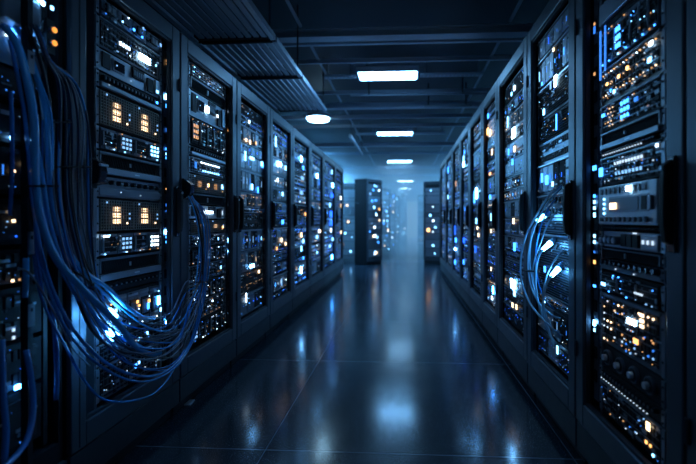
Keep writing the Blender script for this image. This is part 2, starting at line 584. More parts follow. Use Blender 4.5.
def face_modules(r, z, h, label, n=4, lit=('led_white', 'led_blue_soft'), seed=1, name='module_chassis', glow=None):
    rnd = random.Random(seed)
    o = tag(unit_root(r, name, z, h, face='black'), label, 'rack unit'); ears(r, o, h)
    X, Z, w = F(r, h)
    for k in range(n):
        u0, u1 = .02 + k * .96 / n, .02 + (k + 1) * .96 / n - .015
        mb = MB().box(X(u0), X(u1), -.010, -.0002, Z(.08), Z(.92), rnd.choice(('gunmetal', 'slate', 'gunmetal')))
        cx = (X(u0) + X(u1)) / 2
        mb.box(cx - .028, cx + .028, -.016, -.0102, Z(.30), Z(.75), 'black')
        mb.box(cx - .024, cx - .004, -.022, -.0162, Z(.36), Z(.68), 'slate').box(cx + .004, cx + .024, -.022, -.0162, Z(.36), Z(.68), 'steel')
        mb.box(X(u0) + .004, X(u1) - .004, -.012, -.0102, Z(.83), Z(.88), 'steel')
        p = mb.build('module', o)
        micro(r, p, h, seed * 10 + k, 12, -.0102, 1, lit if isinstance(lit, tuple) else tuple(lit), u0, u1)
        for j in range(rnd.randint(1, 2)):
            led_obj(p, X(u0 + .02 + rnd.random() * (u1 - u0 - .04)), Z(rnd.choice((.16, .5, .78))), .005, .006, rnd.choice(lit), y=-.0225 if False else -.0165)
    for u, v, sx, sz, m in glow or ():
        led_obj(o, X(u), Z(v), sx, sz, m, y=-.023)
    return o


def face_leds(r, z, h, label, glow, seed=1, name='rack_server', face='gunmetal', specks=14, cols=('led_white_soft', 'led_blue_soft', 'led_ice_soft')):
    rnd = random.Random(seed)
    o = tag(unit_root(r, name, z, h, face=face), label, 'server'); ears(r, o, h)
    X, Z, w = F(r, h)
    mb = MB()
    n = 16
    for k in range(n):                                    # perforated inner face
        mb.box(X(.03 + k * .94 / n), X(.03 + k * .94 / n + .035), -.004, -.0002, Z(.1), Z(.9), 'black')
    for v in (.2, .4, .6, .8):
        mb.box(X(.03), X(.97), -.0055, -.0042, Z(v) - .0015, Z(v) + .0015, 'gunmetal')
    mb.build('perforated_grille', o)
    MB().box(X(.0), X(1), -.012, -.0002, Z(.94), Z(.985), 'slate').build('top_lip', o)
    for u, v, sx, sz, m in glow:
        led_obj(o, X(u), Z(v), sx, sz, m, y=-.0135 if sx > .012 else -.006)
    micro(r, o, h, seed, 60, -.006, 9, cols)
    for k in range(specks):
        led_obj(o, X(rnd.uniform(.05, .95)), Z(rnd.choice((.15, .3, .5, .7, .85))), .0035, .004, rnd.choice(cols), y=-.006)
    return o


def face_appliance(r, z, h, label, glow=(), face='slate'):
    o = tag(unit_root(r, 'network_appliance', z, h, face=face), label, 'network appliance'); ears(r, o, h, 'steel')
    X, Z, w = F(r, h)
    d = MB().box(X(.20), X(.38), -.006, -.0002, Z(.28), Z(.82), 'steel').box(X(.215), X(.365), -.008, -.0062, Z(.34), Z(.76), 'screen').build('display', o)
    led_obj(d, X(.24), Z(.55), .004, .006, 'led_ice_soft', y=-.0082)
    MB().box(X(.05), X(.16), -.005, -.0002, Z(.2), Z(.9), 'black').build('port_block', o)
    mb = MB().box(X(.50), X(.70), -.008, -.0002, Z(.45), Z(.95), 'black')
    for k in range(5):
        mb.box(X(.51 + k * .038), X(.51 + k * .038) + .012, -.011, -.0082, Z(.55), Z(.80), 'gunmetal')
    mb.build('port_block', o)
    MB().box(X(.76), X(.86), -.010, -.0002, Z(.1), Z(.8), 'black').build('port_block', o)
    MB().box(X(.9), X(.99), -.012, -.0002, Z(.15), Z(.9), 'steel').build('latch', o)
    for u, v, sx, sz, m in glow:
        led_obj(o, X(u), Z(v), sx, sz, m, y=-.010)
    return o


def face_patch(r, z, h, label, n=16, bar=True, leds=()):
    o = tag(unit_root(r, 'patch_unit', z, h, face='black'), label, 'patch panel'); ears(r, o, h)
    X, Z, w = F(r, h)
    for k in range(n):
        u = .04 + k * .92 / n
        MB().box(X(u), X(u) + .017, -.016, -.0002, Z(.52), Z(.80), 'cabinet_black').box(X(u) + .004, X(u) + .013, -.019, -.0162, Z(.58), Z(.72), 'gunmetal').build('connector', o)
    if bar:
        MB().box(X(0), X(1), -.018, -.0002, Z(.08), Z(.36), 'steel').build('cover_bar', o, bevel=.003)
    for u, v, sx, sz, m in leds:
        led_obj(o, X(u), Z(v), sx, sz, m, y=-.017)
    return o


def face_cages(r, z, h, label, lit, soft, cage='warm_cage', n=2, nx=3, nz=3, extra=(), bright=None):
    """Two fine wire cages, each with a lit window matrix behind the wires."""
    o = tag(unit_root(r, 'storage_array', z, h, face='black'), label, 'storage array'); ears(r, o, h)
    X, Z, w = F(r, h)
    for c in range(n):
        u0, u1 = .01 + c * (1.0 / n), (c + 1) * (1.0 / n) - .01
        mb = MB()
        cols = 13
        for k in range(cols + 1):
            x = X(u0) + (X(u1) - X(u0)) * k / cols
            mb.box(x - .0016, x + .0016, -.012, -.0095, Z(.05), Z(.95), cage)
        rows = max(5, int(h / .014))
        for k in range(rows + 1):
            zz = Z(.05) + (Z(.95) - Z(.05)) * k / rows
            mb.box(X(u0), X(u1), -.0092, -.007, zz - .0014, zz + .0014, cage)
        p = mb.build('drive_cage', o)
        uc = u0 + (u1 - u0) * (.50 if c == 0 else .42)
        pw, pz = .0165, h * .19
        for i in range(nx):
            for j in range(nz):
                m = lit if (j <= 1 or i == 1) else soft
                if bright is not None and c == bright:
                    m = 'led_white'
                led_obj(p, X(uc) + (i - (nx - 1) / 2) * pw, Z(.50) + (j - (nz - 1) / 2) * pz, pw * .66, pz * .70, m, name='lit_window', y=-.0035)
        for q, (du, v, m) in enumerate(((.86, .40, 'led_ice_soft'), (.86, .55, 'led_ice_soft'), (.78, .25, lit), (.15, .88, 'led_ice_soft'))):
            led_obj(p, X(u0 + (u1 - u0) * du), Z(v), .005, .008, m, y=-.0125)
    for u, v, sx, sz, m in extra:
        led_obj(o, X(u), Z(v), sx, sz, m, y=-.013)
    return o


def face_bays(r, z, h, label, n=4, lit=None, seed=3, body='gunmetal', name='blade_server', specks=('led_white_soft', 'led_ice_soft'), flare=()):
    """Upright bays; lit maps bay number -> light material of a window matrix."""
    rnd = random.Random(seed)
    o = tag(unit_root(r, name, z, h, face='black'), label, 'server'); ears(r, o, h)
    X, Z, w = F(r, h)
    for k in range(n):
        u0, u1 = .01 + k * .98 / n, .01 + (k + 1) * .98 / n - .012
        mb = MB().box(X(u0), X(u1), -.010, -.0002, Z(.06), Z(.94), body)
        mb.box(X(u0) + .006, X(u1) - .006, -.0125, -.0102, Z(.16), Z(.82), 'cabinet_black')
        mb.box(X(u0) + .004, X(u0) + .010, -.020, -.0127, Z(.2), Z(.78), 'slate')
        p = mb.build('drive_bay', o, bevel=.0015)
        micro(r, p, h, seed * 10 + k, 8, -.0126, 3, specks, u0 + .01, u1 - .01)
        if lit and k in lit:
            cx = (X(u0) + X(u1)) / 2 + .004
            bw = (X(u1) - X(u0)) * .24
            for i in range(3):
                for j in range(3):
                    led_obj(p, cx + (i - 1) * bw, Z(.5) + (j - 1) * h * .20, bw * .50, h * .11, lit[k], name='lit_window', y=-.0128)
        for j in range(2):
            led_obj(p, X(rnd.uniform(u0 + .02, u1 - .02)), Z(rnd.choice((.10, .89))), .005, .005, rnd.choice(specks), y=-.0128)
    for u, v, sx, sz, m in flare:
        led_obj(o, X(u), Z(v), sx, sz, m, y=-.021)
    return o


def face_vent(r, z, h, label, lip=True, leds=()):
    o = tag(unit_root(r, 'vented_blank', z, h, face='black'), label, 'blanking panel'); ears(r, o, h, 'gunmetal')
    X, Z, w = F(r, h)
    lo = .36 if lip else .08
    mb = MB()
    n = 34
    for k in range(n):                                   # slanted louvres
        u = .03 + k * .90 / n
        mb.prism([(X(u), Z(lo + .03)), (X(u) + .005, Z(lo + .03)), (X(u + .03) + .005, Z(.84)), (X(u + .03), Z(.84))], 'y', -.004, -.0002, 'cabinet_black')
    mb.build('vent_grille', o)
    mb = MB().box(X(0), X(1), -.012, -.0002, Z(.87), Z(.97), 'gunmetal').box(X(.0), X(.02), -.010, -.0002, Z(lo), Z(.86), 'gunmetal').box(X(.98), X(1), -.010, -.0002, Z(lo), Z(.86), 'gunmetal')
    mb.build('bezel', o)
    if lip:
        d = MB().box(X(0), X(1), -.016, -.0002, Z(.04), Z(.31), 'slate').build('drawer_front', o, bevel=.002)
        MB().box(X(.50), X(.58), -.018, -.0162, Z(.15), Z(.21), 'silver').build('badge', d)
    MB().box(X(.45), X(.465), -.010, -.0042, Z(lo + .15), Z(.68), 'steel').build('pull_tab', o)
    for u, v, sx, sz, m in leds:
        led_obj(o, X(u), Z(v), sx, sz, m, y=-.017)
    return o


def face_knobs(r, z, h, label, n=9, name='console_unit'):
    o = tag(unit_root(r, name, z, h, face='gunmetal'), label, 'console unit'); ears(r, o, h, 'gunmetal')
    X, Z, w = F(r, h)
    MB().box(X(0), X(1), -.008, -.0002, Z(.08), Z(.46), 'gunmetal').build('lower_cover', o, bevel=.002)
    for k in range(n):
        MB().cyl((X(.06 + k * .88 / (n - 1)), Z(.72)), 'y', .0095, -.022, -.0002, 'black_gloss', 14, r2=.0115).build('knob', o)
    led_obj(o, X(.03), Z(.86), .005, .005, 'led_amber_soft', y=-.001)
    led_obj(o, X(.3), Z(.3), .004, .004, 'led_white_soft', y=-.0085)
    led_obj(o, X(.62), Z(.22), .004, .004, 'led_white_soft', y=-.0085)
    return o


# ---- compact faces for the other racks: chassis with its face relief, plus one light panel
PAL = {
    'mix': ['led_ice'] * 2 + ['led_blue'] * 2 + ['led_white'] + ['led_amber'] + ['led_warm_soft'] * 3 + ['led_amber_soft'] * 2 + ['led_blue_soft'] * 6 + ['led_ice_soft'] * 7 + ['led_white_soft'] * 5,
    'blue': ['led_ice'] * 2 + ['led_blue'] * 2 + ['led_blue_soft'] * 8 + ['led_ice_soft'] * 5 + ['led_deep_glow'] * 5 + ['led_white_soft'],
    'warm': ['led_amber'] + ['led_warm'] * 2 + ['led_amber_soft'] * 4 + ['led_warm_soft'] * 6 + ['led_white_soft'] * 2 + ['led_ice_soft'] * 2,
    'dim': ['led_blue_soft'] * 5 + ['led_ice_soft'] * 3 + ['led_white_soft'] + ['led_deep_glow'] * 2,
}
COLNAME = {'mix': 'mixed', 'blue': 'blue', 'warm': 'amber', 'dim': 'faint blue'}


def compact(r, z, h, style, pal, rnd, s, big=None, density=1.0, lip=False, dark=False):
    """style: bays, ports, vents, slots. s: size of a light lens; big: (u, v, sx, sz, material) extra lit fields."""
    X, Z, w = F(r, h)
    mb = MB()
    face = rnd.choice(('black', 'gunmetal', 'slate', 'gunmetal'))
    face = 'cabinet_black' if dark else face
    lt = MB()
    P = PAL[pal]

    def L(x, zz, sx=None, sz=None, m=None):
        sx = sx or s; sz = sz or s
        lt.box(x - sx / 2, x + sx / 2, -.014, -.0125, zz - sz / 2, zz + sz / 2, m or rnd.choice(P))

    if style == 'bays':
        n = rnd.choice((4, 6, 8))
        for k in range(n):
            u0, u1 = .02 + k * .96 / n, .02 + (k + 1) * .96 / n - .02
            mb.box(X(u0), X(u1), -.010, -.0002, Z(.1), Z(.9), 'black' if dark else rnd.choice(('gunmetal', 'slate', 'cabinet_black')))
            if rnd.random() < .75 * density:
                cx = (X(u0) + X(u1)) / 2
                hh = h * rnd.choice((.18, .3, .45))
                L(cx, Z(.5), min((X(u1) - X(u0)) * .4, s * .9), hh * .7)
            if rnd.random() < .7 * density:
                L(X(u0 + .02), Z(.16), s * .7, s * .7)
    elif style == 'ports':
        rows = 1 if h < .06 else 2
        n = rnd.choice((10, 14, 18))
        for q in range(rows):
            v = (q + .5) / rows
            for k in range(n):
                u = .04 + k * .92 / n
                mb.box(X(u), X(u + .6 * .92 / n), -.008, -.0002, Z(v - .24 / rows), Z(v + .20 / rows), 'black')
                if rnd.random() < .5 * density:
                    L(X(u + .3 * .92 / n), Z(v + .33 / rows), s * .75, s * .6)
    elif style == 'vents':
        n = max(3, int(h / .016))
        for k in range(n):
            mb.box(X(.03), X(.97), -.008, -.0002, Z(.08 + .84 * k / n), Z(.08 + .84 * k / n) + .006, 'cabinet_black')
        for k in range(int(3 * density) + 1):
            L(X(rnd.uniform(.05, .95)), Z(rnd.uniform(.2, .8)))
    else:
        n = rnd.choice((2, 3))
        for k in range(n):
            u0, u1 = .03 + k * .94 / n, .03 + (k + 1) * .94 / n - .03
            mb.box(X(u0), X(u1), -.009, -.0002, Z(.12), Z(.86), 'black' if dark else rnd.choice(('gunmetal', 'slate', 'black')))
            nx, nz = rnd.choice((3, 4, 5)), max(1, int(h / .045))
            for i in range(nx):
                for j in range(nz):
                    if rnd.random() < .62 * density:
                        L(X(u0 + (u1 - u0) * (i + .7) / (nx + .4)), Z((j + .6) / (nz + .2)))
    if not dark and (lip or rnd.random() < .35):
        mb.box(X(0), X(1), -.016, -.0002, Z(.93), Z(.985), rnd.choice(('slate', 'steel')))
    for k in range(int(12 * density) + 4):
        L(X(rnd.uniform(.03, .97)), Z(rnd.uniform(.12, .88)), s * .42, s * .42)
    for k in range(14):
        x, zz = X(rnd.uniform(.04, .96)), Z(rnd.uniform(.2, .8))
        a, b = rnd.uniform(.004, .02), rnd.uniform(.002, .007)
        mb.box(x - a, x + a, -.0124, -.0102, zz - b, zz + b, rnd.choice(('black', 'slate', 'steel', 'gunmetal')))
    nm = {'bays': 'storage_server', 'ports': 'network_switch', 'vents': 'vented_server', 'slots': 'rack_server'}[style]
    o = unit_root(r, nm, z, h, face=face, mb=mb)
    if lt.v:
        lt.build('light_panel', o)
    for u, v, sx, sz, m in big or ():
        led_obj(o, X(u), Z(v), sx, sz, m, name='lit_window', y=-.0165)
    return o, nm


NM = {'storage_server': 'black storage server with %s drive lights', 'network_switch': 'slim black switch with %s port lights',
      'vented_server': 'black louvred server with few %s lights', 'rack_server': 'dark rack server with %s light clusters'}
CATN = {'storage_server': 'server', 'network_switch': 'network switch', 'vented_server': 'server', 'rack_server': 'server'}


def fill(r, where, seed, s, palseq, bigs=(), density=1.0, group=None):
    """Stack compact units from the bottom of rack r to its top. bigs: (z, u, sx, sz, material) lit fields at heights."""
    rnd = random.Random(seed)
    z = .325
    top = r.H - .115
    items = []
    while top - z > .05:
        h = rnd.choice((.045, .089, .089, .134, .134, .178))
        h = min(h, top - z)
        if top - z - h < .05:
            h = top - z
        st = rnd.choice(('ports',)) if h < .06 else rnd.choice(('bays', 'bays', 'slots', 'slots', 'vents', 'ports'))
        items.append((z, h - .002, st))
        z += h
    n = len(items)
    for i, (zz, h, st) in enumerate(items):
        b = [(u, min(.85, max(.15, (bz - zz) / h)), sx, min(sz, h * .8), m) for bz, u, sx, sz, m in bigs if zz <= bz < zz + h + .002]
        pal = palseq(zz, rnd)
        o, nm = compact(r, zz, h, st, pal, rnd, s * .55, b, density * rnd.choice((.5, .9, 1.3)))
        tag(o, (NM[nm] % COLNAME[pal]) + ', %s from top, %s' % (ORD[n - i], where), CATN[nm], group)


ROWL, ROWR = 'rack under cable tray', 'rack facing cable tray'
LB = [0.74, 1.57, 2.38, 3.21, 4.03, 4.86, 5.80, 6.78, 7.95, 8.98]
RB = [1.245, 2.01, 2.78, 3.66, 4.36, 5.22, 6.05, 7.05, 8.15, 9.39]
HL, HR = 2.19, 2.30

# ============ left row, open cabling bay beside the camera
bay = make_rack('L', LB[0], LB[1] - .002, HL, 'open black rack bay without door, hung with thick blue cables', door=False, eqw=.50, eqc=0.09)
bay.t.name = 'open_rack_bay'
zs = [(.33, .20), (.54, .16), (.71, .18), (.90, .12), (1.03, .16), (1.20, .16), (1.37, .13), (1.51, .115)]
rb = random.Random(5)
for i, (z, h) in enumerate(zs):
    o, nm = compact(bay, z, h - .003, rb.choice(('bays', 'ports', 'slots')), 'dim', rb, .005, None, .5, dark=True)
    tag(o, (NM[nm] % 'faint blue') + ', %s from top in the open cabling bay' % ORD[len(zs) - i + 1], CATN[nm])
    for ps in ((11, 138, .010, .012, 'flare_ice', 1.37), (11, 146, .008, .008, 'led_ice', 1.37), (13, 171, .010, .008, 'led_warm', 1.20),
               (23, 164, .010, .010, 'led_warm', 1.20), (13, 221, .010, .010, 'led_warm', 1.03), (12, 300, .008, .008, 'led_warm', .90), (10, 212, .006, .006, 'led_warm', 1.03),
               (19, 292, .006, .006, 'led_amber_soft', .90), (17, 391, .020, .014, 'flare_blue', .54), (13, 330, .008, .010, 'led_white_soft', .71), (13, 342, .008, .010, 'led_white_soft', .71),
               (28, 375, .008, .006, 'led_amber_soft', .54), (20, 404, .006, .006, 'led_blue', .54)):
        if abs(ps[5] - z) < .001:
            p = at_x(ps[0], ps[1], XL - EQ + .014)
            q = o.matrix_world.inverted() @ p
            led_obj(o, min(q.x, bay.eqw / 2 - .012), min(max(q.z, .012), h - .015), ps[2], ps[3], ps[4], y=-.0142)
# the grey patch device with a ring pull at the top of the bay
X, Z, w = F(bay, .26)
o = tag(unit_root(bay, 'patch_unit', 1.63, .26, face='gunmetal'), 'grey patch unit with ring pull at the top of open cabling bay', 'patch panel')
MB().box(X(.6), X(.88), -.05, -.0002, Z(.5), Z(.92), 'slate').build('cover_block', o, bevel=.006)
mb = MB()
for k in range(12):
    a, b = PI * k / 12, PI * (k + 1) / 12
    c0 = X(.93)
    mb.tube((c0 + .02 * math.cos(a), -.055, Z(.60) + .034 * math.sin(a)), (c0 + .02 * math.cos(b), -.055, Z(.60) + .034 * math.sin(b)), .006, 'steel', 8)
mb.tube((c0 + .02, -.055, Z(.60)), (c0 + .02, -.0002, Z(.45)), .006, 'steel', 8).tube((c0 - .02, -.055, Z(.60)), (c0 - .02, -.0002, Z(.45)), .006, 'steel', 8)
mb.build('ring_pull', o, smooth=True)
for u, v, m in ((.80, .95, 'led_ice'), (.86, .95, 'flare_ice'), (.89, .93, 'flare_ice'), (.97, .94, 'led_ice'), (.80, .46, 'flare_blue'), (.80, .38, 'flare_ice'), (.80, .30, 'flare_ice'),
                (.72, .38, 'led_white'), (.86, .42, 'led_blue'), (.87, .34, 'led_blue_soft'), (.76, .46, 'led_blue')):
    led_obj(o, X(u), Z(v), .011, .013, m, y=-.052 if v > .9 else -.002)
# two round amber lamps on a bracket between the bay and the first glass rack
p = at_x(51, 37, XL + .028)
t = tag(empty('signal_lamp_bracket', p, PI / 2), 'small black bracket with two round amber signal lamps beside the bay', 'signal lamp')
MB().box(-.018, .018, 0, .012, -.06, .06, 'black').box(-.018, .018, .012, .10, -.06, -.05, 'black').build('bracket', t)
for dz in (.024, -.022):
    k = MB().cyl((0, dz), 'y', .0125, -.012, -.0002, 'slate', 16).build('lamp_rim', t)
    MB().cyl((0, dz), 'y', .0095, -.016, -.0121, 'signal_amber', 16).build('lamp_lens', k)
# vertical cable channel with grey tags
t = tag(empty('cable_channel', (XL + .02, 1.36, .0)), 'upright black cable channel with grey tags at the front of open bay', 'cable channel')
MB().box(-.012, .012, -.010, .010, 0, 1.85, 'black').build('channel', t)
for zz in (1.60, 1.00, .76):
    k = MB().box(.0122, .016, -.012, .014, zz, zz + .075, 'tag').build('tag', t, bevel=.003)
    MB().box(.0162, .0172, -.003, .005, zz + .050, zz + .062, 'black').build('tag_slot', k)

# ============ left row, first glass-front rack (detailed)
cy = (LB[1] + LB[2]) / 2
ya, yb = at_x(97, 200, XL - EQ)[1], at_x(159, 200, XL - EQ)[1]
L1 = make_rack('L', LB[1], LB[2], HL, 'first glassless black server rack beyond the hanging cables, amber light grids inside', far_handle=True, handle=False, eqw=yb - ya, eqc=((ya + yb) / 2 - cy))
x = -(L1.w / 2) + .042
MB().box(x - .003, x + .003, -.0012, .0002, .22, HL - .01, 'black').build('post_seam', L1.t)
W1 = 'first rack under cable tray'


def zz1(y):
    return at_x(130, y, XL - EQ)[2]


def span(y0, y1, f=zz1):
    a, b = f(y1), f(y0)
    return a + .001, b - a - .002


z, h = span(17, 36)
face_modules(L1, z, min(h, HL - .105 - z), 'narrow unit with paired grey connector modules, topmost in ' + W1, 4, seed=2, glow=((.28, .3, .006, .008, 'led_ice'), (.46, .3, .012, .010, 'led_blue'), (.60, .2, .010, .008, 'led_blue'), (.62, .75, .008, .012, 'led_ice_soft'), (.95, .5, .012, .016, 'led_ice_soft')))
z, h = span(36.5, 64)
face_leds(L1, z, h, 'dark server with glaring white light bar near the top of ' + W1,
          [(.30 + .045 * k, .50, .009, .016, 'led_white') for k in range(4)] + [(.60 + .04 * k, .44, .016, .030, 'flare_white') for k in range(5)] + [(.45, .25, .006, .006, 'led_white'), (.92, .5, .006, .01, 'led_ice')], seed=4, specks=8)
z, h = span(64.5, 85)
face_appliance(L1, z, h, 'pale steel appliance with small dark display in ' + W1, ((.93, .3, .02, .012, 'led_ice'), (.45, .15, .005, .005, 'led_white_soft')), face='steel')
z, h = span(85.5, 101)
face_patch(L1, z, h, 'black patch panel above a thin grey bar in ' + W1, 16, leds=((.9, .6, .012, .012, 'led_blue'), (.1, .3, .004, .004, 'led_white_soft')))
z, h = span(101.5, 134.5)
face_cages(L1, z, h, 'storage array of two amber lit wire cages, upper one in ' + W1, 'led_warm', 'led_warm_soft')
z, h = span(135, 156.5)
face_bays(L1, z, h, 'blade server with bright blue windows, upper one in ' + W1, 4, {1: 'led_ice_soft', 3: 'led_ice'}, seed=6, specks=('led_white_soft', 'led_ice', 'led_amber_soft'))
z, h = span(157, 179)
face_vent(L1, z, h, 'black vented panel over grey drawer, upper one in ' + W1)
z, h = span(179.5, 199.5)
face_knobs(L1, z, h, 'grey console unit with a row of black knobs in ' + W1)
z, h = span(200, 231)
face_cages(L1, z, h, 'storage array of two amber lit wire cages, lower one in ' + W1, 'led_warm', 'led_warm_soft')
z, h = span(231.5, 253.5)
face_bays(L1, z, h, 'blade server with blue and white windows, lower one in ' + W1, 4, {1: 'led_ice_soft', 3: 'led_white'}, seed=9, specks=('led_white_soft', 'led_ice', 'led_amber_soft'),
          flare=((.05, .86, .035, .008, 'led_white'),))
z, h = span(254, 277)
face_vent(L1, z, h, 'black vented panel over grey drawer, lower one in ' + W1)
z, h = span(277.5, 288)
face_patch(L1, z, h, 'plain black panel with tiny connectors below the vents in ' + W1, 12, bar=False)
z, h = span(288.5, 332)
face_modules(L1, z, h, 'tall unit of upright modules behind the hanging cables in ' + W1, 5, lit=('led_white', 'led_amber', 'led_ice'), seed=12,
             glow=((.10, .42, .022, .075, 'flare_ice'), (.18, .55, .010, .05, 'led_ice'), (.52, .68, .014, .014, 'led_amber'), (.55, .58, .010, .010, 'led_amber'), (.73, .62, .012, .016, 'led_amber'),
                   (.71, .5, .014, .03, 'led_blue'), (.91, .55, .018, .045, 'flare_blue'), (.95, .3, .010, .02, 'led_ice')))
z, h = span(332.5, 352)
face_leds(L1, z, h, 'dark server with scattered tiny lights, second lowest in ' + W1, [(.6, .5, .012, .012, 'led_ice'), (.75, .6, .01, .02, 'led_ice')], seed=14, specks=10)
z0 = .325
h = zz1(352.5) - z0
face_leds(L1, z0, h, 'dark server with one blue corner light, lowest in ' + W1, [(.55, .5, .012, .02, 'led_blue'), (.6, .56, .012, .012, 'led_ice')], seed=15, specks=6)


def strip_px(r, lst, px, xface):
    out = []
    lx = None
    for y, sx, sz, m in lst:
        p = r.mat.inverted() @ at_x(px, y, xface)
        lx = p.x if lx is None else lx
        out.append((p.z, sx, sz, m, 0))
    strip(r, out, lx)


strip_px(L1, [(97, .018, .026, 'flare_ice'), (61, .006, .012, 'led_amber_soft'), (64, .006, .008, 'led_amber_soft'), (106, .010, .02, 'led_blue'), (130, .01, .02, 'led_blue_soft'), (149, .014, .012, 'led_blue'),
              (154, .014, .012, 'led_ice'), (158, .014, .012, 'led_blue'), (189, .010, .008, 'led_amber'), (205, .010, .016, 'led_blue_soft'), (211, .010, .010, 'led_blue_soft'), (232, .016, .022, 'flare_ice'),
              (237, .012, .012, 'led_blue'), (242, .012, .012, 'led_blue'), (322, .018, .03, 'flare_blue')], 165.5, XL - EQ)

# the lever latches hanging on the stiles of the first two racks
for (px, py0, py1, lab) in ((98.5, 158, 188, 'black lever latch on the near post of first rack beyond the hanging cables'),):
    a, b = at_x(px, py0, XL + .03), at_x(px, py1, XL + .03)
    t = tag(empty('lever_latch', (XL, a.y, b.z), PI / 2), lab, 'latch')
    hh = a.z - b.z
    MB().box(-.020, .020, -.012, -.0002, .0, hh, 'black').build('latch_base', t, bevel=.003)
    MB().prism([(-.0122, .01), (-.045, .02), (-.055, hh * .55), (-.048, hh * .86), (-.0122, hh * .98)], 'x', -.022, .022, 'black_gloss').build('lever', t, bevel=.005)
    MB().box(-.023, .023, -.0575, -.0475, hh * .72, hh * .80, 'silver').build('chrome_band', t, bevel=.002)
    MB().box(-.012, .012, -.016, -.0002, -.20, -.003, 'gunmetal').build('lower_guide', t, bevel=.003)

# ============ left row, second rack
cy = (LB[2] + LB[3]) / 2
ya, yb = at_x(189, 200, XL - EQ)[1], at_x(224, 200, XL - EQ)[1]
yb = min(yb, LB[3] - .108)
L2 = make_rack('L', LB[2], LB[3], HL, 'second black server rack under cable tray, cables gathered at its handle', handle=False, far_handle=True, eqw=yb - ya, eqc=((ya + yb) / 2 - cy))
W2 = 'second rack under cable tray'


def zz2(y):
    return at_x(206, y, XL - EQ)[2]


def sp2(a, b):
    return span(a, b, zz2)


S2 = ('led_white_soft', 'led_ice_soft', 'led_blue_soft', 'led_amber_soft', 'led_white')
z, h = sp2(72, 86)
face_leds(L2, z, min(h, HL - .105 - z), 'black server with tiny scattered lights, topmost in ' + W2, [(.3, .7, .02, .005, 'led_white_soft'), (.1, .8, .006, .006, 'led_ice'), (.08, .4, .006, .006, 'led_ice')], seed=21, face='black', specks=20, cols=S2)
z, h = sp2(86.5, 98)
face_vent(L2, z, h, 'plain black vented panel near the top of ' + W2, lip=False)
z, h = sp2(98.5, 123)
o = face_appliance(L2, z, h, 'slate panel with one glaring white lamp in ' + W2, ((.44, .55, .030, .040, 'flare_white'), (.74, .50, .016, .020, 'led_white'), (.15, .8, .006, .006, 'led_ice')))
z, h = sp2(123.5, 150)
face_bays(L2, z, h, 'blade server with mixed amber and blue specks in ' + W2, 5, {0: 'led_amber_soft'}, seed=23, body='cabinet_black', specks=S2)
z, h = sp2(150.5, 160)
face_patch(L2, z, h, 'slim black patch panel above the white light rows in ' + W2, 14)
z, h = sp2(160.5, 176)
face_leds(L2, z, h, 'dark server with two rows of white port lights in ' + W2, [(.25 + .065 * k, .75, .014, .008, 'led_white') for k in range(9)] + [(.30 + .065 * k, .25, .014, .008, 'led_ice') for k in range(8)] + [(.1, .5, .02, .04, 'led_blue_soft')], seed=24)
z, h = sp2(176.5, 194)
face_cages(L2, z, h, 'wire caged storage array with one amber glow in ' + W2, 'led_amber_soft', 'led_amber_soft', extra=((.45, .5, .014, .02, 'flare_amber'), (.88, .55, .018, .03, 'led_ice')), nz=2)
z, h = sp2(194.5, 205)
face_vent(L2, z, h, 'black vented strip beside the gathered cables in ' + W2, lip=False)
z, h = sp2(205.5, 219)
o = face_appliance(L2, z, h, 'pale steel appliance with white light row in ' + W2, [(.33 + .05 * k, .5, .016, .020, 'led_white') for k in range(6)] + [(.2, .9, .03, .008, 'led_white'), (.9, .5, .01, .03, 'led_white_soft')], face='silver')
z, h = sp2(219.5, 233)
face_cages(L2, z, h, 'wire caged storage array with warm specks, midway in ' + W2, 'led_warm_soft', 'led_warm_soft', extra=((.9, .4, .012, .014, 'flare_amber'),), nz=2)
rows2 = [(233.5, 246), (246.5, 262), (262.5, 279), (279.5, 297), (297.5, 316), (316.5, 336)]
for i, (a, b) in enumerate(rows2):
    z, h = sp2(a, b)
    if i % 2 == 0:
        face_leds(L2, z, h, 'dark server with many tiny lights, %s from bottom in ' % ORD[len(rows2) - i] + W2, [(random.Random(i).random() * .8 + .1, .5, .010, .02, 'led_ice'), (.2 + .1 * i, .7, .010, .010, 'led_white')], seed=30 + i, specks=14, cols=S2)
    else:
        face_bays(L2, z, h, 'dark blade server with dotted lights, %s from bottom in ' % ORD[len(rows2) - i] + W2, 6, {(2 * i) % 5: 'led_ice_soft'}, seed=30 + i, body='cabinet_black', specks=S2)
strip_px(L2, [(131, .014, .018, 'flare_amber'), (240, .03, .03, 'flare_ice'), (250, .03, .03, 'flare_ice'), (88, .006, .006, 'led_white_soft'), (112, .008, .008, 'led_white'), (205, .006, .006, 'led_ice_soft'), (312, .012, .016, 'led_ice'), (270, .008, .01, 'led_amber')], 229, XL - EQ)

# ============ other left racks
def pal_mix(z, rnd):
    return rnd.choice(('mix', 'mix', 'blue', 'warm', 'dim', 'dim'))


def pal_blue(z, rnd):
    return rnd.choice(('blue', 'blue', 'blue', 'mix'))


def pal_dim(z, rnd):
    return rnd.choice(('dim', 'dim', 'mix'))


def big_px(r, lst, px_mid=None):
    """(px, py, size_x, size_z, material) on the equipment face -> (z, u, ...) for fill()."""
    xf = (XL - EQ) if r.side == 'L' else (XR + EQ)
    out = []
    for px, py, sx, sz, m in lst:
        q = r.mat.inverted() @ at_x(px, py, xf)
        u = min(.93, max(.07, (q.x - r.eqc) / r.eqw + .5))
        sx = min(sx * .85, r.eqw * .8)
        e = (sx / 2 + .02) / r.eqw
        u = min(1 - e, max(e, u))
        out.append((q.z, u, sx, sz * .85, m))
    return out


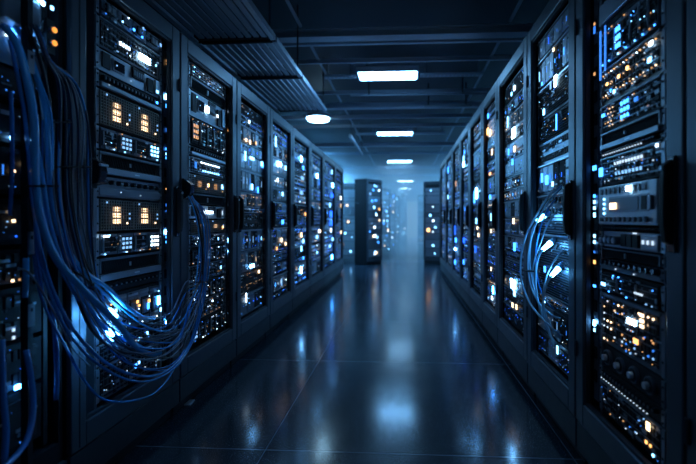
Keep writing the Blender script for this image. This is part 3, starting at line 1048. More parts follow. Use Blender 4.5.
L3 = make_rack('L', LB[3], LB[4], HL, 'third black server rack under cable tray, white and blue lights', far_handle=False)
fill(L3, 'third ' + ROWL, 103, .014, pal_mix, big_px(L3, [(247, 122, .03, .03, 'led_white'), (244, 140, .03, .03, 'led_warm'), (248, 144, .03, .04, 'led_warm'), (254, 143, .03, .03, 'led_amber'), (243, 156, .03, .09, 'led_ice'),
     (250, 157, .12, .03, 'led_ice'), (260, 164, .05, .05, 'led_ice'), (264, 166, .05, .06, 'led_blue'), (250, 187, .04, .06, 'led_ice'), (256, 190, .03, .06, 'led_blue'), (250, 266, .10, .03, 'flare_ice'), (257, 270, .04, .03, 'led_warm'), (244, 296, .02, .09, 'led_white')]))
strip(L3, [(1.95, .01, .012, 'led_amber_soft', 0), (1.2, .012, .03, 'led_blue_soft', 0), (.93, .014, .014, 'led_amber', 0)])
L4 = make_rack('L', LB[4], LB[5], HL, 'fourth black server rack under cable tray, bright white panel above middle')
fill(L4, 'fourth ' + ROWL, 104, .017, pal_mix, big_px(L4, [(278, 164, .14, .05, 'flare_ice'), (284, 168, .06, .05, 'led_ice'), (274, 142, .04, .12, 'led_ice'), (276, 180, .05, .04, 'led_white'), (281, 194, .05, .05, 'led_ice'),
     (280, 240, .05, .05, 'led_warm'), (284, 243, .05, .05, 'led_warm'), (275, 249, .04, .04, 'led_amber'), (280, 282, .03, .09, 'led_ice_soft'), (281, 222, .08, .05, 'led_blue')]))
L5 = make_rack('L', LB[5], LB[6], HL, 'fifth black server rack under cable tray, blue lit units and amber pair')
fill(L5, 'fifth ' + ROWL, 105, .022, pal_blue, big_px(L5, [(300, 159, .07, .10, 'flare_ice'), (302, 168, .06, .06, 'led_blue'), (301, 177, .18, .05, 'led_ice_soft'), (300, 193, .18, .06, 'led_ice_soft'), (300, 235, .07, .07, 'led_warm'), (304, 214, .06, .05, 'led_amber'),
     (302, 241, .06, .06, 'led_ice'), (300, 248, .06, .08, 'led_ice'), (302, 258, .06, .06, 'led_blue'), (300, 270, .05, .10, 'flare_ice')]))
L6 = make_rack('L', LB[6], LB[7], HL, 'sixth black server rack under cable tray, few soft blue lights')
fill(L6, 'sixth ' + ROWL, 106, .024, pal_dim, big_px(L6, [(316, 176, .08, .09, 'flare_ice'), (318, 231, .08, .06, 'led_white'), (316, 237, .09, .06, 'led_ice'), (321, 231, .06, .05, 'led_warm'), (316, 252, .06, .07, 'led_ice'), (318, 182, .06, .12, 'led_blue_soft')]))
L7 = make_rack('L', LB[7], LB[8], HL, 'seventh black server rack under cable tray, glowing deep blue throughout')
fill(L7, 'seventh ' + ROWL, 107, .030, lambda z, r: 'blue', big_px(L7, [(331, 172, .09, .08, 'led_ice'), (333, 186, .09, .09, 'flare_ice'), (329, 205, .09, .09, 'led_ice'), (331, 150, .09, .09, 'led_blue'), (330, 230, .09, .12, 'led_white'), (332, 239, .09, .07, 'led_ice'),
     (329, 246, .09, .05, 'led_ice'), (331, 257, .12, .09, 'flare_blue'), (331, 195, .3, .4, 'led_deep_glow'), (330, 214, .3, .14, 'led_deep_glow'), (330, 222, .3, .1, 'led_deep_glow'), (329, 265, .3, .1, 'led_deep_glow')]), density=1.4)  # wide deep blue fields glow in place of blue light on the unit faces
L8 = make_rack('L', LB[8], LB[9], HL, 'eighth and last black server rack under cable tray, pale lights')
fill(L8, 'eighth ' + ROWL, 108, .030, pal_dim, big_px(L8, [(340, 198, .12, .09, 'led_white'), (340, 206, .12, .09, 'led_warm_soft'), (341, 232, .1, .08, 'led_warm')]))

# ============ right row, first rack (detailed)
cy = (RB[0] + RB[1]) / 2
ya, yb = at_x(664, 200, XR + EQ)[1], at_x(603, 200, XR + EQ)[1]
R0 = make_rack('R', RB[0], RB[1], HR, 'first large black rack facing the cable tray, silver unit midway', eqw=yb - ya, eqc=-((ya + yb) / 2 - cy))
V0 = 'first rack facing cable tray'


def zz0(y):
    return at_x(630, y, XR + EQ)[2]


def sp0(a, b):
    return span(a, b, zz0)


# local u runs from far (0) to near (1)
SW = ('led_white_soft', 'led_ice_soft', 'led_blue_soft', 'led_amber_soft')
z, h = sp0(8, 52)
h = min(h, HR - .105 - z)
z2 = z + h
X, Z, w = F(R0, h)
face_bays(R0, z, h, 'tall unit of glossy upright blue lit bays, topmost in ' + V0, 7, {2: 'led_blue'}, seed=41, body='gunmetal', specks=('led_blue', 'led_ice', 'led_amber_soft'),
          flare=((.06, .35, .010, .20, 'led_blue_soft'), (.16, .45, .008, .18, 'led_blue_soft')))
zt = z + h + .002
if HR - .12 - zt > .05:
    face_patch(R0, zt, HR - .12 - zt, 'black patch panel above the blue lit bays in ' + V0, 12)
z, h = sp0(52.5, 92)
g = []
for i in range(17):
    u = .04 + i * .056
    g.append((u, .84, .0035, .0035, ('led_amber', 'led_white_soft', 'led_amber_soft', 'led_white')[i % 4]))
    g.append((u, .24, .004, .004, ('led_amber_soft', 'led_warm', 'led_ice_soft')[i % 3]))
    if i % 2:
        g.append((u, .55, .0035, .0035, 'led_warm_soft'))
g += [(.12, .55, .010, .010, 'flare_amber'), (.35, .55, .012, .012, 'flare_amber'), (.50, .62, .012, .012, 'flare_amber'), (.26, .22, .012, .014, 'led_ice'), (.9, .78, .02, .014, 'led_white'), (.88, .42, .018, .016, 'led_ice'), (.2, .3, .01, .012, 'led_blue')]
face_leds(R0, z, h, 'dark server crowded with amber light dots near the top of ' + V0, g, seed=42, face='warm_cage', specks=14, cols=('led_warm_soft', 'led_amber_soft', 'led_white_soft'))
z, h = sp0(92.5, 122)
g = [(.40 + i * .055, .50 + (j - 1) * .24, .011, h * .12, 'led_blue') for i in range(3) for j in range(3)] + [(.08, .62, .022, .012, 'led_blue'), (.68, .6, .02, .014, 'led_blue_soft')]
g += [(.14 + .03 * i, .15 + .16 * j, .005, .005, 'led_warm_soft') for i in range(4) for j in range(5) if (i + j) % 2]
face_leds(R0, z, h, 'black server with a blue grid of nine lights in ' + V0, g, seed=43, face='black', specks=8, cols=SW)
z, h = sp0(122.5, 143)
face_vent(R0, z, h, 'black vented panel with grey lower lip in ' + V0)
z, h = sp0(143.5, 150)
face_patch(R0, z, h, 'narrow black strip of port dots above white lights in ' + V0, 20, bar=False, leds=[(.1 + .045 * i, .2, .004, .004, 'led_white_soft') for i in range(16)])
z, h = sp0(150.5, 182)
g = [(.28 + .05 * i, .70, .010, .011, 'led_white_soft') for i in range(10)] + [(.3 + .06 * i, .35, .010, .012, 'led_ice_soft') for i in range(8)] + [(.03, .5, .03, .035, 'led_blue'), (.95, .9, .010, .010, 'led_white')]
face_leds(R0, z, h, 'black server with a row of pale square lights in ' + V0, g, seed=44, face='black', specks=12, cols=SW)
# the silver unit
z, h = sp0(182.5, 226)
o = tag(unit_root(R0, 'silver_amplifier', z, h, face='silver', body='gunmetal'), 'silver box unit with long dark window, midway in ' + V0, 'rack unit'); ears(R0, o, h, 'silver')
X, Z, w = F(R0, h)
MB().box(X(0), X(1), -.020, -.0002, Z(.02), Z(.98), 'silver').build('front_panel', o, bevel=.004)
wd = MB().box(X(.24), X(.90), -.024, -.0202, Z(.32), Z(.70), 'slate').box(X(.26), X(.76), -.026, -.0242, Z(.36), Z(.66), 'gunmetal').box(X(.80), X(.88), -.026, -.0242, Z(.36), Z(.66), 'black').build('display_window', o, bevel=.002)
for k in range(10):
    MB().box(X(.06 + k * .085), X(.06 + k * .085) + .014, -.024, -.0202, Z(.78), Z(.92), 'gunmetal').build('button', o)
    MB().cyl((X(.10 + k * .085), Z(.15)), 'y', .009, -.030, -.0202, 'gunmetal', 12).build('knob', o)
for i in range(3):
    led_obj(o, X(.30 + .04 * i), Z(.47), .014, .024, 'led_warm', name='lit_window', y=-.0262)
led_obj(o, X(.60), Z(.85), .022, .016, 'flare_white', y=-.0245)
for j in range(4):
    led_obj(o, X(.13), Z(.3 + .12 * j), .008, .008, 'led_ice', y=-.0205)
MB().box(X(.93), X(.97), -.034, -.0202, Z(.35), Z(.65), 'steel').build('handle', o, bevel=.003)
z, h = sp0(226.5, 231)
face_patch(R0, z, h, 'thin black gap panel under the silver unit in ' + V0, 18, bar=False)
z, h = sp0(231.5, 250)
o = tag(unit_root(R0, 'silver_preamp', z, h, face='slate', body='gunmetal'), 'low grey unit with round knobs below the silver box in ' + V0, 'rack unit'); ears(R0, o, h, 'silver')
X, Z, w = F(R0, h)
for k in range(4):
    MB().cyl((X(.08 + k * .085), Z(.45)), 'y', .016, -.026, -.0002, 'gunmetal', 16).cyl((X(.08 + k * .085), Z(.45)), 'y', .010, -.030, -.0262, 'steel', 14).build('knob', o)
for k in range(3):
    MB().box(X(.40 + k * .10), X(.48 + k * .10), -.012, -.0002, Z(.15), Z(.85), 'black').build('slot', o)
MB().box(X(.72), X(.97), -.010, -.0002, Z(.1), Z(.9), 'steel').build('cover_block', o, bevel=.003)
for k in range(3):
    led_obj(o, X(.77 + .07 * k), Z(.5), .006, .014, 'led_white_soft', y=-.0105)
led_obj(o, X(.6), Z(.93), .02, .005, 'led_white_soft', y=-.001)
z, h = sp0(250.5, 262)
face_vent(R0, z, h, 'black louvred strip above the port row in ' + V0, lip=False)
z, h = sp0(262.5, 276)
o = face_knobs(R0, z, h, 'grey strip with a line of dark round ports in ' + V0, 11)
z, h = sp0(276.5, 300)
face_bays(R0, z, h, 'black recessed unit with blue glints below the port row in ' + V0, 3, None, seed=46, body='cabinet_black', specks=('led_blue', 'led_ice_soft'), flare=((.12, .4, .03, .012, 'led_ice'), (.75, .45, .05, .006, 'led_white_soft')))
z, h = sp0(300.5, 358)
g = []
rg = random.Random(7)
for i in range(13):
    for j in range(7):
        if rg.random() < .34:
            near_blue = j < 3 and i > 5
            g.append((.06 + i * .07,   .1 + j * .125, .0055, .0065, rg.choice(('led_blue', 'led_blue_soft', 'led_ice_soft') if near_blue else ('led_warm_soft', 'led_warm', 'led_ice_soft', 'led_amber_soft', 'led_white_soft'))))
g += [(.52 + .035 * i, .66, .012, .018, 'flare_white') for i in range(4)] + [(.72 + .03 * i, .84 - .09 * j, .008, .011, 'led_warm') for i in range(2) for j in range(3)] + [(.62, .36, .012, .018, 'led_amber'), (.66, .36, .012, .018, 'led_amber')]
face_leds(R0, z, h, 'tall server with blue and amber lights around white glare in ' + V0, g, seed=47, face='gunmetal', specks=20, cols=SW)
z, h = sp0(358.5, 384)
o = tag(unit_root(R0, 'fan_tray', z, h, face='black'), 'black fan tray with four pale round hubs low in ' + V0, 'fan tray'); ears(R0, o, h, 'gunmetal')
X, Z, w = F(R0, h)
for k in range(4):
    cx = X(.12 + k * .24)
    f = MB().cyl((cx, Z(.5)), 'y', .030, -.010, -.0002, 'gunmetal', 20).cyl((cx, Z(.5)), 'y', .024, -.012, -.0102, 'black', 20).build('fan', o)
    MB().cyl((cx, Z(.5)), 'y', .012, -.026, -.0122, 'silver', 14).build('hub', f)
z, h = sp0(384.5, 400)
face_patch(R0, z, h, 'black patch panel with pale dots below the fans in ' + V0, 16, bar=False, leds=[(.06 + .05 * i, .25, .003, .003, 'led_white_soft') for i in range(17)])
z0 = .325
h = zz0(400.5) - z0
if h > .04:
    face_leds(R0, z0, h, 'black server with amber corner lamp, lowest in ' + V0, [(.86, .80, .018, .026, 'led_warm'), (.8, .3, .010, .010, 'led_amber'), (.86, .3, .008, .008, 'led_amber'), (.9, .12, .008, .008, 'led_ice')], seed=48, face='black', specks=8, cols=SW)
strip_px(R0, [(30, .012, .03, 'led_blue_soft'), (24, .010, .010, 'led_amber_soft'), (74, .012, .012, 'led_amber_soft'), (168, .03, .02, 'led_blue'), (196, .014, .012, 'led_blue'), (202, .014, .014, 'led_ice'), (208, .014, .014, 'led_ice'), (215, .014, .02, 'led_ice'), (236, .014, .014, 'led_ice'),
              (242, .014, .014, 'led_ice'), (252, .010, .010, 'led_blue_soft'), (262, .016, .016, 'led_amber'), (323, .014, .022, 'flare_ice'), (330, .010, .014, 'led_ice'), (286, .02, .01, 'led_blue')], 596, XR + EQ)

RN = make_rack('R', .43, RB[0] - .002, HR, 'closed black rack post beside the silver unit rack, facing the cable tray', handle=False)
# ============ right row, second rack with the cable loops
R1 = make_rack('R', RB[1], RB[2], HR, 'second black rack facing the cable tray, glowing blue cable loops in front')
fill(R1, 'second ' + ROWR, 211, .0065, pal_mix, big_px(R1, [(559, 78, .03, .07, 'flare_white'), (554, 82, .02, .05, 'led_ice_soft'), (556, 18, .03, .012, 'led_white'), (560, 12, .03, .012, 'led_white'), (557, 45, .02, .02, 'led_warm'), (545, 88, .02, .02, 'led_blue'), (547, 112, .03, .04, 'led_ice'),
     (560, 122, .012, .10, 'led_blue'), (545, 178, .03, .06, 'led_blue'), (550, 180, .05, .06, 'led_blue'), (556, 184, .03, .03, 'led_ice'), (547, 300, .05, .03, 'led_ice'), (561, 350, .02, .05, 'led_ice'), (548, 268, .03, .04, 'led_blue')]), density=1.5)
R2 = make_rack('R', RB[2], RB[3], HR, 'third black rack facing the cable tray, white glare at half height')
fill(R2, 'third ' + ROWR, 212, .012, pal_mix, big_px(R2, [(516, 133, .10, .10, 'flare_white'), (510, 122, .02, .10, 'led_ice'), (517, 88, .04, .04, 'led_white'), (514, 94, .03, .03, 'led_ice'), (517, 149, .04, .05, 'led_warm'), (511, 152, .02, .06, 'led_blue'), (515, 162, .04, .05, 'led_blue'), (516, 220, .05, .05, 'led_warm'),
     (517, 247, .06, .07, 'led_blue'), (515, 284, .12, .10, 'flare_ice'), (517, 292, .06, .05, 'led_ice'), (515, 305, .04, .05, 'led_warm'), (519, 307, .04, .05, 'led_warm')]))
R3 = make_rack('R', RB[3], RB[4], HR, 'fourth black rack facing the cable tray, amber block near the top')
fill(R3, 'fourth ' + ROWR, 213, .016, pal_mix, big_px(R3, [(489, 132, .07, .07, 'flare_amber'), (492, 133, .07, .07, 'led_warm'), (494, 152, .05, .06, 'led_warm'), (492, 174, .09, .03, 'led_amber'), (490, 116, .05, .05, 'led_blue'), (493, 218, .04, .08, 'led_ice'), (493, 231, .05, .04, 'led_warm'), (493, 268, .04, .04, 'led_warm'),
     (495, 290, .04, .10, 'flare_blue'), (494, 297, .05, .04, 'led_white'), (492, 195, .08, .05, 'led_blue')]))
R4 = make_rack('R', RB[4], RB[5], HR, 'fifth black rack facing the cable tray, blue glare at handle height')
fill(R4, 'fifth ' + ROWR, 214, .018, pal_dim, big_px(R4, [(478, 191, .09, .14, 'flare_ice'), (476, 197, .10, .16, 'led_blue'), (478, 221, .07, .07, 'led_ice'), (479, 228, .07, .05, 'led_warm'), (480, 235, .05, .05, 'led_warm'), (477, 250, .08, .1, 'led_deep_glow')]))
R5 = make_rack('R', RB[5], RB[6], HR, 'sixth black rack facing the cable tray, pair of ice blue lights')
fill(R5, 'sixth ' + ROWR, 215, .022, pal_blue, big_px(R5, [(464, 158, .08, .07, 'led_ice'), (464, 165, .09, .08, 'flare_ice'), (466, 152, .06, .05, 'led_blue'), (464, 240, .16, .3, 'led_deep_glow'), (465, 262, .07, .07, 'led_blue')]))
R6 = make_rack('R', RB[6], RB[7], HR, 'seventh black rack facing the cable tray, strong blue white glare')
fill(R6, 'seventh ' + ROWR, 216, .024, pal_blue, big_px(R6, [(456, 249, .18, .13, 'flare_ice'), (457, 240, .2, .2, 'led_blue'), (456, 262, .14, .2, 'led_blue'), (457, 183, .1, .1, 'led_amber_soft'), (456, 230, .1, .2, 'led_deep_glow')]))
R7 = make_rack('R', RB[7], RB[8], HR, 'eighth black rack facing the cable tray, soft blue column')
fill(R7, 'eighth ' + ROWR, 217, .028, pal_blue, big_px(R7, [(449, 170, .14, .2, 'led_blue'), (449, 185, .14, .2, 'led_ice_soft'), (449, 197, .1, .1, 'led_ice')]))
R8 = make_rack('R', RB[8], RB[9], HR, 'ninth and last black rack facing the cable tray, dim')
fill(R8, 'ninth ' + ROWR, 218, .028, pal_dim)


# ============ racks beyond the cross aisle
def far_rack(x, y, rz, w, h, label, seed, bright=1.0, amber=0.3, d=.6, glowside=False):
    rnd = random.Random(seed)
    t = tag(empty('server_rack', (x, y, 0), rz), label, 'server rack', 'racks beyond the cross aisle')
    mb = MB().box(-w / 2, w / 2, .012, d, .0, h, 'cabinet_black')
    mb.build('cabinet_body', t, bevel=.01)
    mb = MB()
    for a in (-1, 1):
        x0, x1 = sorted((a * w / 2, a * (w / 2 - .045)))
        mb.box(x0, x1, -.012, .0118, .08, h - .01, 'frame_metal')
    mb.box(-w / 2 + .045, w / 2 - .045, -.012, .0118, h - .07, h - .01, 'frame_metal').box(-w / 2 + .045, w / 2 - .045, -.012, .0118, .08, .16, 'frame_metal')
    mb.build('door', t)
    z = .18
    while z < h - .16:
        hh = min(rnd.choice((.10, .16, .22)), h - .08 - z)
        p = MB().box(-w / 2 + .05, w / 2 - .05, -.004, .0115, z, z + hh - .012, rnd.choice(('gunmetal', 'steel', 'slate'))).build('equipment_panel', t)
        for k in range(rnd.choice((1, 2, 2, 3)) if bright > 1.2 else rnd.choice((0, 1, 1, 2))):
            cx = rnd.uniform(-w / 2 + .1, w / 2 - .1)
            cz = z + hh * rnd.uniform(.25, .7)
            s = rnd.choice((.025, .035, .05)) * bright ** .5
            m = rnd.choice(('led_warm', 'led_warm', 'led_amber')) if rnd.random() < amber else rnd.choice(('led_ice', 'led_white', 'led_ice', 'led_blue', 'led_ice_soft'))
            led_obj(p, cx, cz, s, s, m, y=-.0042)
        z += hh
    return t


far_rack(-1.45, 11.5, .15, .62, 2.10, 'dark rack beyond the cross aisle, next to the last tray-side rack', 301, 1.0, .35)
far_rack(-0.74, 10.80, 1.0, .62, 2.14, 'rack beyond cross aisle turned to show its dark side', 302, 1.5, .3, d=.40)
far_rack(-0.62, 13.1, 1.1, .8, 2.1, 'narrow lit rack just behind the turned dark-sided rack', 303, 1.4, .15)
far_rack(-0.52, 15.4, 1.1, .9, 2.1, 'hazy lit rack farther along, third beyond cross aisle', 304, 1.6, .05)
far_rack(-0.50, 18.0, 0.9, 1.0, 2.15, 'hazy bright rack, fourth beyond cross aisle', 305, 2.4, .02)
far_rack(-0.3, 21.5, 0.5, 1.0, 2.2, 'faint bright rack at the far end of the hall', 306, 3.0, .0)
t = far_rack(0.72, 11.0, -.35, .46, 2.10, 'slim dark rack with one amber lamp beyond last rack facing tray', 307, .8, .0)
led_obj(t, -.10, 0.86, .07, .08, 'flare_amber', y=-.012)
far_rack(1.35, 12.0, -.5, .8, 2.1, 'dark rack behind the slim amber-lamp rack', 308, 1.0, .1)
far_rack(0.75, 16.5, -1.1, .9, 2.1, 'hazy dark rack farther down the open side', 309, 1.0, .1)
far_rack(-2.3, 11.7, .1, .8, 2.1, 'dark rack hidden past the last tray-side rack', 310, 1.0, .3)


# ------------------------------------------------------------------ cables
def sweep(pts, r, mat, n=10, step=.02):
    """Catmull-Rom through pts, swept with a circle."""
    pts = [Vector(p) for p in pts]
    ext = [pts[0] * 2 - pts[1]] + pts + [pts[-1] * 2 - pts[-2]]
    path = []
    for i in range(1, len(ext) - 2):
        p0, p1, p2, p3 = ext[i - 1:i + 3]
        t0, t1, t2, t3 = 0, 0, 0, 0
        t1 = t0 + max(1e-4, (p1 - p0).length) ** .5
        t2 = t1 + max(1e-4, (p2 - p1).length) ** .5
        t3 = t2 + max(1e-4, (p3 - p2).length) ** .5
        m = max(3, int((p2 - p1).length / step))
        for k in range(m):
            t = t1 + (t2 - t1) * k / m
            a1 = p0 * ((t1 - t) / (t1 - t0)) + p1 * ((t - t0) / (t1 - t0))
            a2 = p1 * ((t2 - t) / (t2 - t1)) + p2 * ((t - t1) / (t2 - t1))
            a3 = p2 * ((t3 - t) / (t3 - t2)) + p3 * ((t - t2) / (t3 - t2))
            b1 = a1 * ((t2 - t) / (t2 - t0)) + a2 * ((t - t0) / (t2 - t0))
            b2 = a2 * ((t3 - t) / (t3 - t1)) + a3 * ((t - t1) / (t3 - t1))
            path.append(b1 * ((t2 - t) / (t2 - t1)) + b2 * ((t - t1) / (t2 - t1)))
    path.append(pts[-1])
    mb = MB(); mi = mb.mi(mat)
    tan = [(path[min(i + 1, len(path) - 1)] - path[max(i - 1, 0)]).normalized() for i in range(len(path))]
    nrm = tan[0].orthogonal().normalized()
    for i, p in enumerate(path):
        if i:
            nrm = (nrm - tan[i] * nrm.dot(tan[i])).normalized()
        bn = tan[i].cross(nrm)
        for k in range(n):
            a = 2 * PI * k / n
            mb.v.append(tuple(p + nrm * (r * math.cos(a)) + bn * (r * math.sin(a))))
        if i:
            b = (i - 1) * n
            for k in range(n):
                k2 = (k + 1) % n
                mb.f.append((b + k, b + k2, b + n + k2, b + n + k)); mb.m.append(mi)
    mb.f.append(tuple(reversed(range(n)))); mb.m.append(mi)
    b = (len(path) - 1) * n
    mb.f.append(tuple(b + k for k in range(n))); mb.m.append(mi)
    return mb


def cable(label, pts, r, mat, name='network_cable', group=None, cat='cable'):
    return tag(sweep(pts, r, mat).build(name, smooth=True), label, cat, group)


def P(lst):
    return [at_x(a, b, x) for a, b, x in lst]


def plug(parent, p0, p1, r=.009, glow=True, name='plug'):
    """A boot and shell from the cable end p0 towards the socket p1."""
    p0, p1 = Vector(p0), Vector(p1)
    d = p1 - p0
    m1 = p0 + d * .38
    m2 = p0 + d * .72
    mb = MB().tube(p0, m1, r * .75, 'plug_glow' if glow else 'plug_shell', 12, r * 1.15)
    o = mb.build(name, parent, smooth=False)
    MB().tube(m1 + d * .002, m2, r * 1.2, 'plug_shell', 12, r * 1.2).build('plug_shell', o)
    MB().tube(m2 + d * .002, p1, r * .8, 'cable_sky', 12, r * .8).build('plug_tip', o)
    return o


GL = 'blue cables hung across the first racks'
# thick foreground cables dropping down the bay and sweeping to the second rack
cable('thick bright blue cable, fattest one dropping down the open bay', P([(4, 26, -1.30), (16, 42, -1.26), (27, 80, -1.21), (34, 120, -1.18), (35, 165, -1.17), (40, 215, -1.16), (56, 258, -1.14), (84, 290, -1.12), (114, 320, -1.1), (134, 344, -1.13), (150, 354, -1.2), (160, 353, -1.285)]), .0118, 'cable_blue', group=GL)
cable('thick blue cable just inside the fattest cable, tied midway', P([(14, 22, -1.30), (32, 62, -1.255), (46, 110, -1.24), (48, 150, -1.22), (52, 200, -1.21), (62, 238, -1.19), (80, 268, -1.17), (106, 287, -1.16), (126, 306, -1.17), (142, 317, -1.21), (154, 318, -1.29)]), .0092, 'cable_blue', group=GL)
cable('mid blue cable forming the lowest broad loop over the first rack', P([(10, 40, -1.29), (24, 110, -1.25), (34, 210, -1.21), (46, 270, -1.17), (66, 318, -1.13), (86, 345, -1.11), (108, 364, -1.1), (130, 374, -1.1), (152, 376, -1.12), (173, 366, -1.15), (191, 341, -1.18), (201, 300, -1.21), (205, 250, -1.23), (199, 212, -1.24), (190, 194, -1.25)]), .0058, 'cable_royal', group=GL)
cable('slim royal blue cable lying just under the lowest broad loop', P([(24, 120, -1.3), (33, 200, -1.22), (44, 275, -1.17), (64, 325, -1.13), (86, 354, -1.11), (112, 373, -1.1), (134, 381, -1.1), (156, 379, -1.12), (178, 364, -1.15), (194, 338, -1.18), (203, 300, -1.21), (206, 252, -1.23), (200, 213, -1.24), (191, 194, -1.25)]), .0046, 'cable_royal', group=GL)
o = cable('blue cable ending in the glowing plug at the first rack', P([(26, 95, -1.30), (40, 160, -1.23), (52, 230, -1.19), (70, 280, -1.16), (90, 308, -1.16), (103, 326, -1.145), (109, 331, -1.15)]), .0062, 'cable_blue', group=GL)
plug(o, at_x(109, 331, -1.15), at_x(123, 345, -1.25), .015)
o = cable('pale blue cable to the brightest plug behind the loops', P([(40, 90, -1.30), (50, 170, -1.25), (62, 240, -1.21), (82, 280, -1.19), (99, 300, -1.165), (109, 311, -1.16)]), .0052, 'cable_sky', group=GL)
plug(o, at_x(109, 311, -1.16), at_x(119, 322, -1.26), .016)
cable('slim bright blue cable, uppermost loop reaching the second rack', P([(30, 60, -1.25), (50, 110, -1.23), (54, 200, -1.205), (66, 246, -1.18), (84, 274, -1.16), (108, 296, -1.15), (132, 317, -1.145), (150, 328, -1.15), (166, 331, -1.16), (181, 322, -1.18), (191, 303, -1.2), (197, 272, -1.22), (199, 236, -1.235), (194, 210, -1.24), (187, 193, -1.25)]), .0042, 'cable_blue', group=GL)
# upright navy and black strands in the fan beside the first post
fan = [((46, 58), (58, 80), (60, 130), (59, 180), (62, 235), 'cable_navy', .0052, 'navy strand, leftmost drop of the fan beside first post'.replace('leftmost', 'outermost')),
       ((47, 58), (62, 82), (66, 125), (65, 180), (70, 240), 'cable_navy', .0045, 'slimmer navy strand next to the outermost drop of the fan'),
       ((48, 59), (66, 82), (72, 125), (72, 178), (74, 240), 'cable_navy', .0042, 'dark navy strand in the middle of the fan beside first post'),
       ((49, 59), (70, 82), (78, 120), (78, 175), (80, 240), 'cable_navy', .0042, 'navy strand past the middle of the fan beside first post'),
       ((49, 60), (73, 84), (83, 118), (82, 172), (85, 235), 'cable_grey', .0030, 'thin grey strand in the fan beside first post'),
       ((50, 60), (76, 84), (87, 120), (88, 175), (90, 235), 'cable_royal', .0044, 'royal blue strand hugging the first post'),
       ((51, 61), (70, 76), (84, 105), (90, 145), (91, 215), 'cable_navy', .0040, 'navy strand with the widest bow beside the first post'),
       ((40, 60), (48, 95), (52, 140), (55, 190), (57, 250), 'cable_black', .0060, 'black strand between the thick cables and the fan')]
ends = [(96, 320), (100, 326), (104, 316), (108, 330), (112, 334), (116, 326), (112, 318), (92, 330)]
for (a, b, c, d, e, m, rr, lab), en in zip(fan, ends):
    k = en[1]
    cable(lab, P([(a[0] - 13, a[1] - 34, -1.235), (a[0], a[1], -1.23), (b[0], b[1], -1.235), (c[0], c[1], -1.24), (d[0], d[1], -1.225), (e[0], e[1], -1.215), (en[0] - 14, en[1] - 30, -1.19), (en[0], en[1], -1.17), (en[0] + 30, en[1] + 22, -1.16), (en[0] + 58, en[1] + 18, -1.17), (194, 318, -1.2), (203, 262, -1.22), (197, 214, -1.24), (188, 195, -1.25)]), rr, m, group=GL)
# thin grey and black loops filling the swag
rc = random.Random(77)
for i in range(14):
    t = i / 13
    yb = 316 + 56 * t + rc.uniform(-3, 3)
    xm = 140 + rc.uniform(-6, 10)
    x0 = 46 + 34 * (1 - t) + rc.uniform(-5, 5)
    xr = 197 + 9 * t + rc.uniform(-2, 2)
    xp = -1.20 + .05 * rc.random()
    mat = rc.choice(('cable_grey', 'cable_navy', 'cable_black', 'cable_grey', 'cable_navy', 'cable_black', 'cable_royal'))
    rad = .0028 if mat == 'cable_grey' else rc.choice((.0034, .004))
    cable('thin %s cable in the swag over the first rack, %s loop from the top' % ({'cable_grey': 'grey', 'cable_navy': 'navy', 'cable_black': 'black', 'cable_royal': 'blue'}[mat], ORD[i + 1]),
          P([(x0, 120, -1.26), (x0 + 1, 200, xp - .03), (x0 + 14, 262, xp), (xm - 42, yb - 34, xp + .02), (xm - 18, yb - 8, xp + .03), (xm + 8, yb, xp + .03), (xm + 32, yb - 6, xp + .02), (xr - 12, yb - 36, xp), (xr, 282, -1.22), (xr + 3, 240, -1.235), (xr - 1, 214, -1.24), (189 + rc.uniform(-2, 2), 194, -1.25)]), rad, mat, group=GL)
# the lone low cable, hanging ends and the ones running to the floor
cable('lone thin blue cable sagging lowest across the kick panel', P([(34, 255, -1.2), (38, 285, -1.19), (48, 314, -1.18), (66, 347, -1.17), (84, 380, -1.16), (101, 398, -1.15), (120, 402, -1.15), (140, 399, -1.16), (156, 392, -1.18), (170, 376, -1.2), (184, 350, -1.22)]), .0042, 'cable_royal', name='hanging_cable')
cable('short blue cable end hanging loose under the loops', P([(52, 300, -1.2), (55, 335, -1.19), (57, 370, -1.18), (56, 400, -1.17)]), .0072, 'cable_royal', name='hanging_cable')
cable('stubby blue cable above the grey tag low in the bay', P([(26, 258, -1.2), (26, 275, -1.2), (25, 297, -1.21)]), .0085, 'cable_blue', name='hanging_cable')
cable('blue cable curling out at the bottom corner of the bay', P([(26, 350, -1.2), (32, 385, -1.18), (33, 412, -1.16), (27, 440, -1.14), (12, 460, -1.12), (-8, 476, -1.1)]), .0082, 'cable_royal')
cable('dark blue cable along the lower edge of the bay', P([(2, 340, -1.2), (3, 390, -1.18), (6, 430, -1.16), (4, 466, -1.15)]), .008, 'cable_royal', name='hanging_cable')
cable('thin grey cable arching from the low tag to the loops', P([(18, 268, -1.21), (28, 272, -1.18), (40, 288, -1.16), (58, 320, -1.15), (74, 350, -1.15), (90, 366, -1.15)]), .0028, 'cable_grey', name='hanging_cable')
cable('blue cable dropping behind the upper grey tag', P([(11, 92, -1.24), (12, 130, -1.24), (12, 175, -1.25), (10, 215, -1.27)]), .0055, 'cable_royal')
cable('deep blue cable straight down behind the fattest cable', P([(34, 190, -1.24), (36, 225, -1.22), (38, 262, -1.21), (42, 295, -1.2)]), .0065, 'cable_royal')


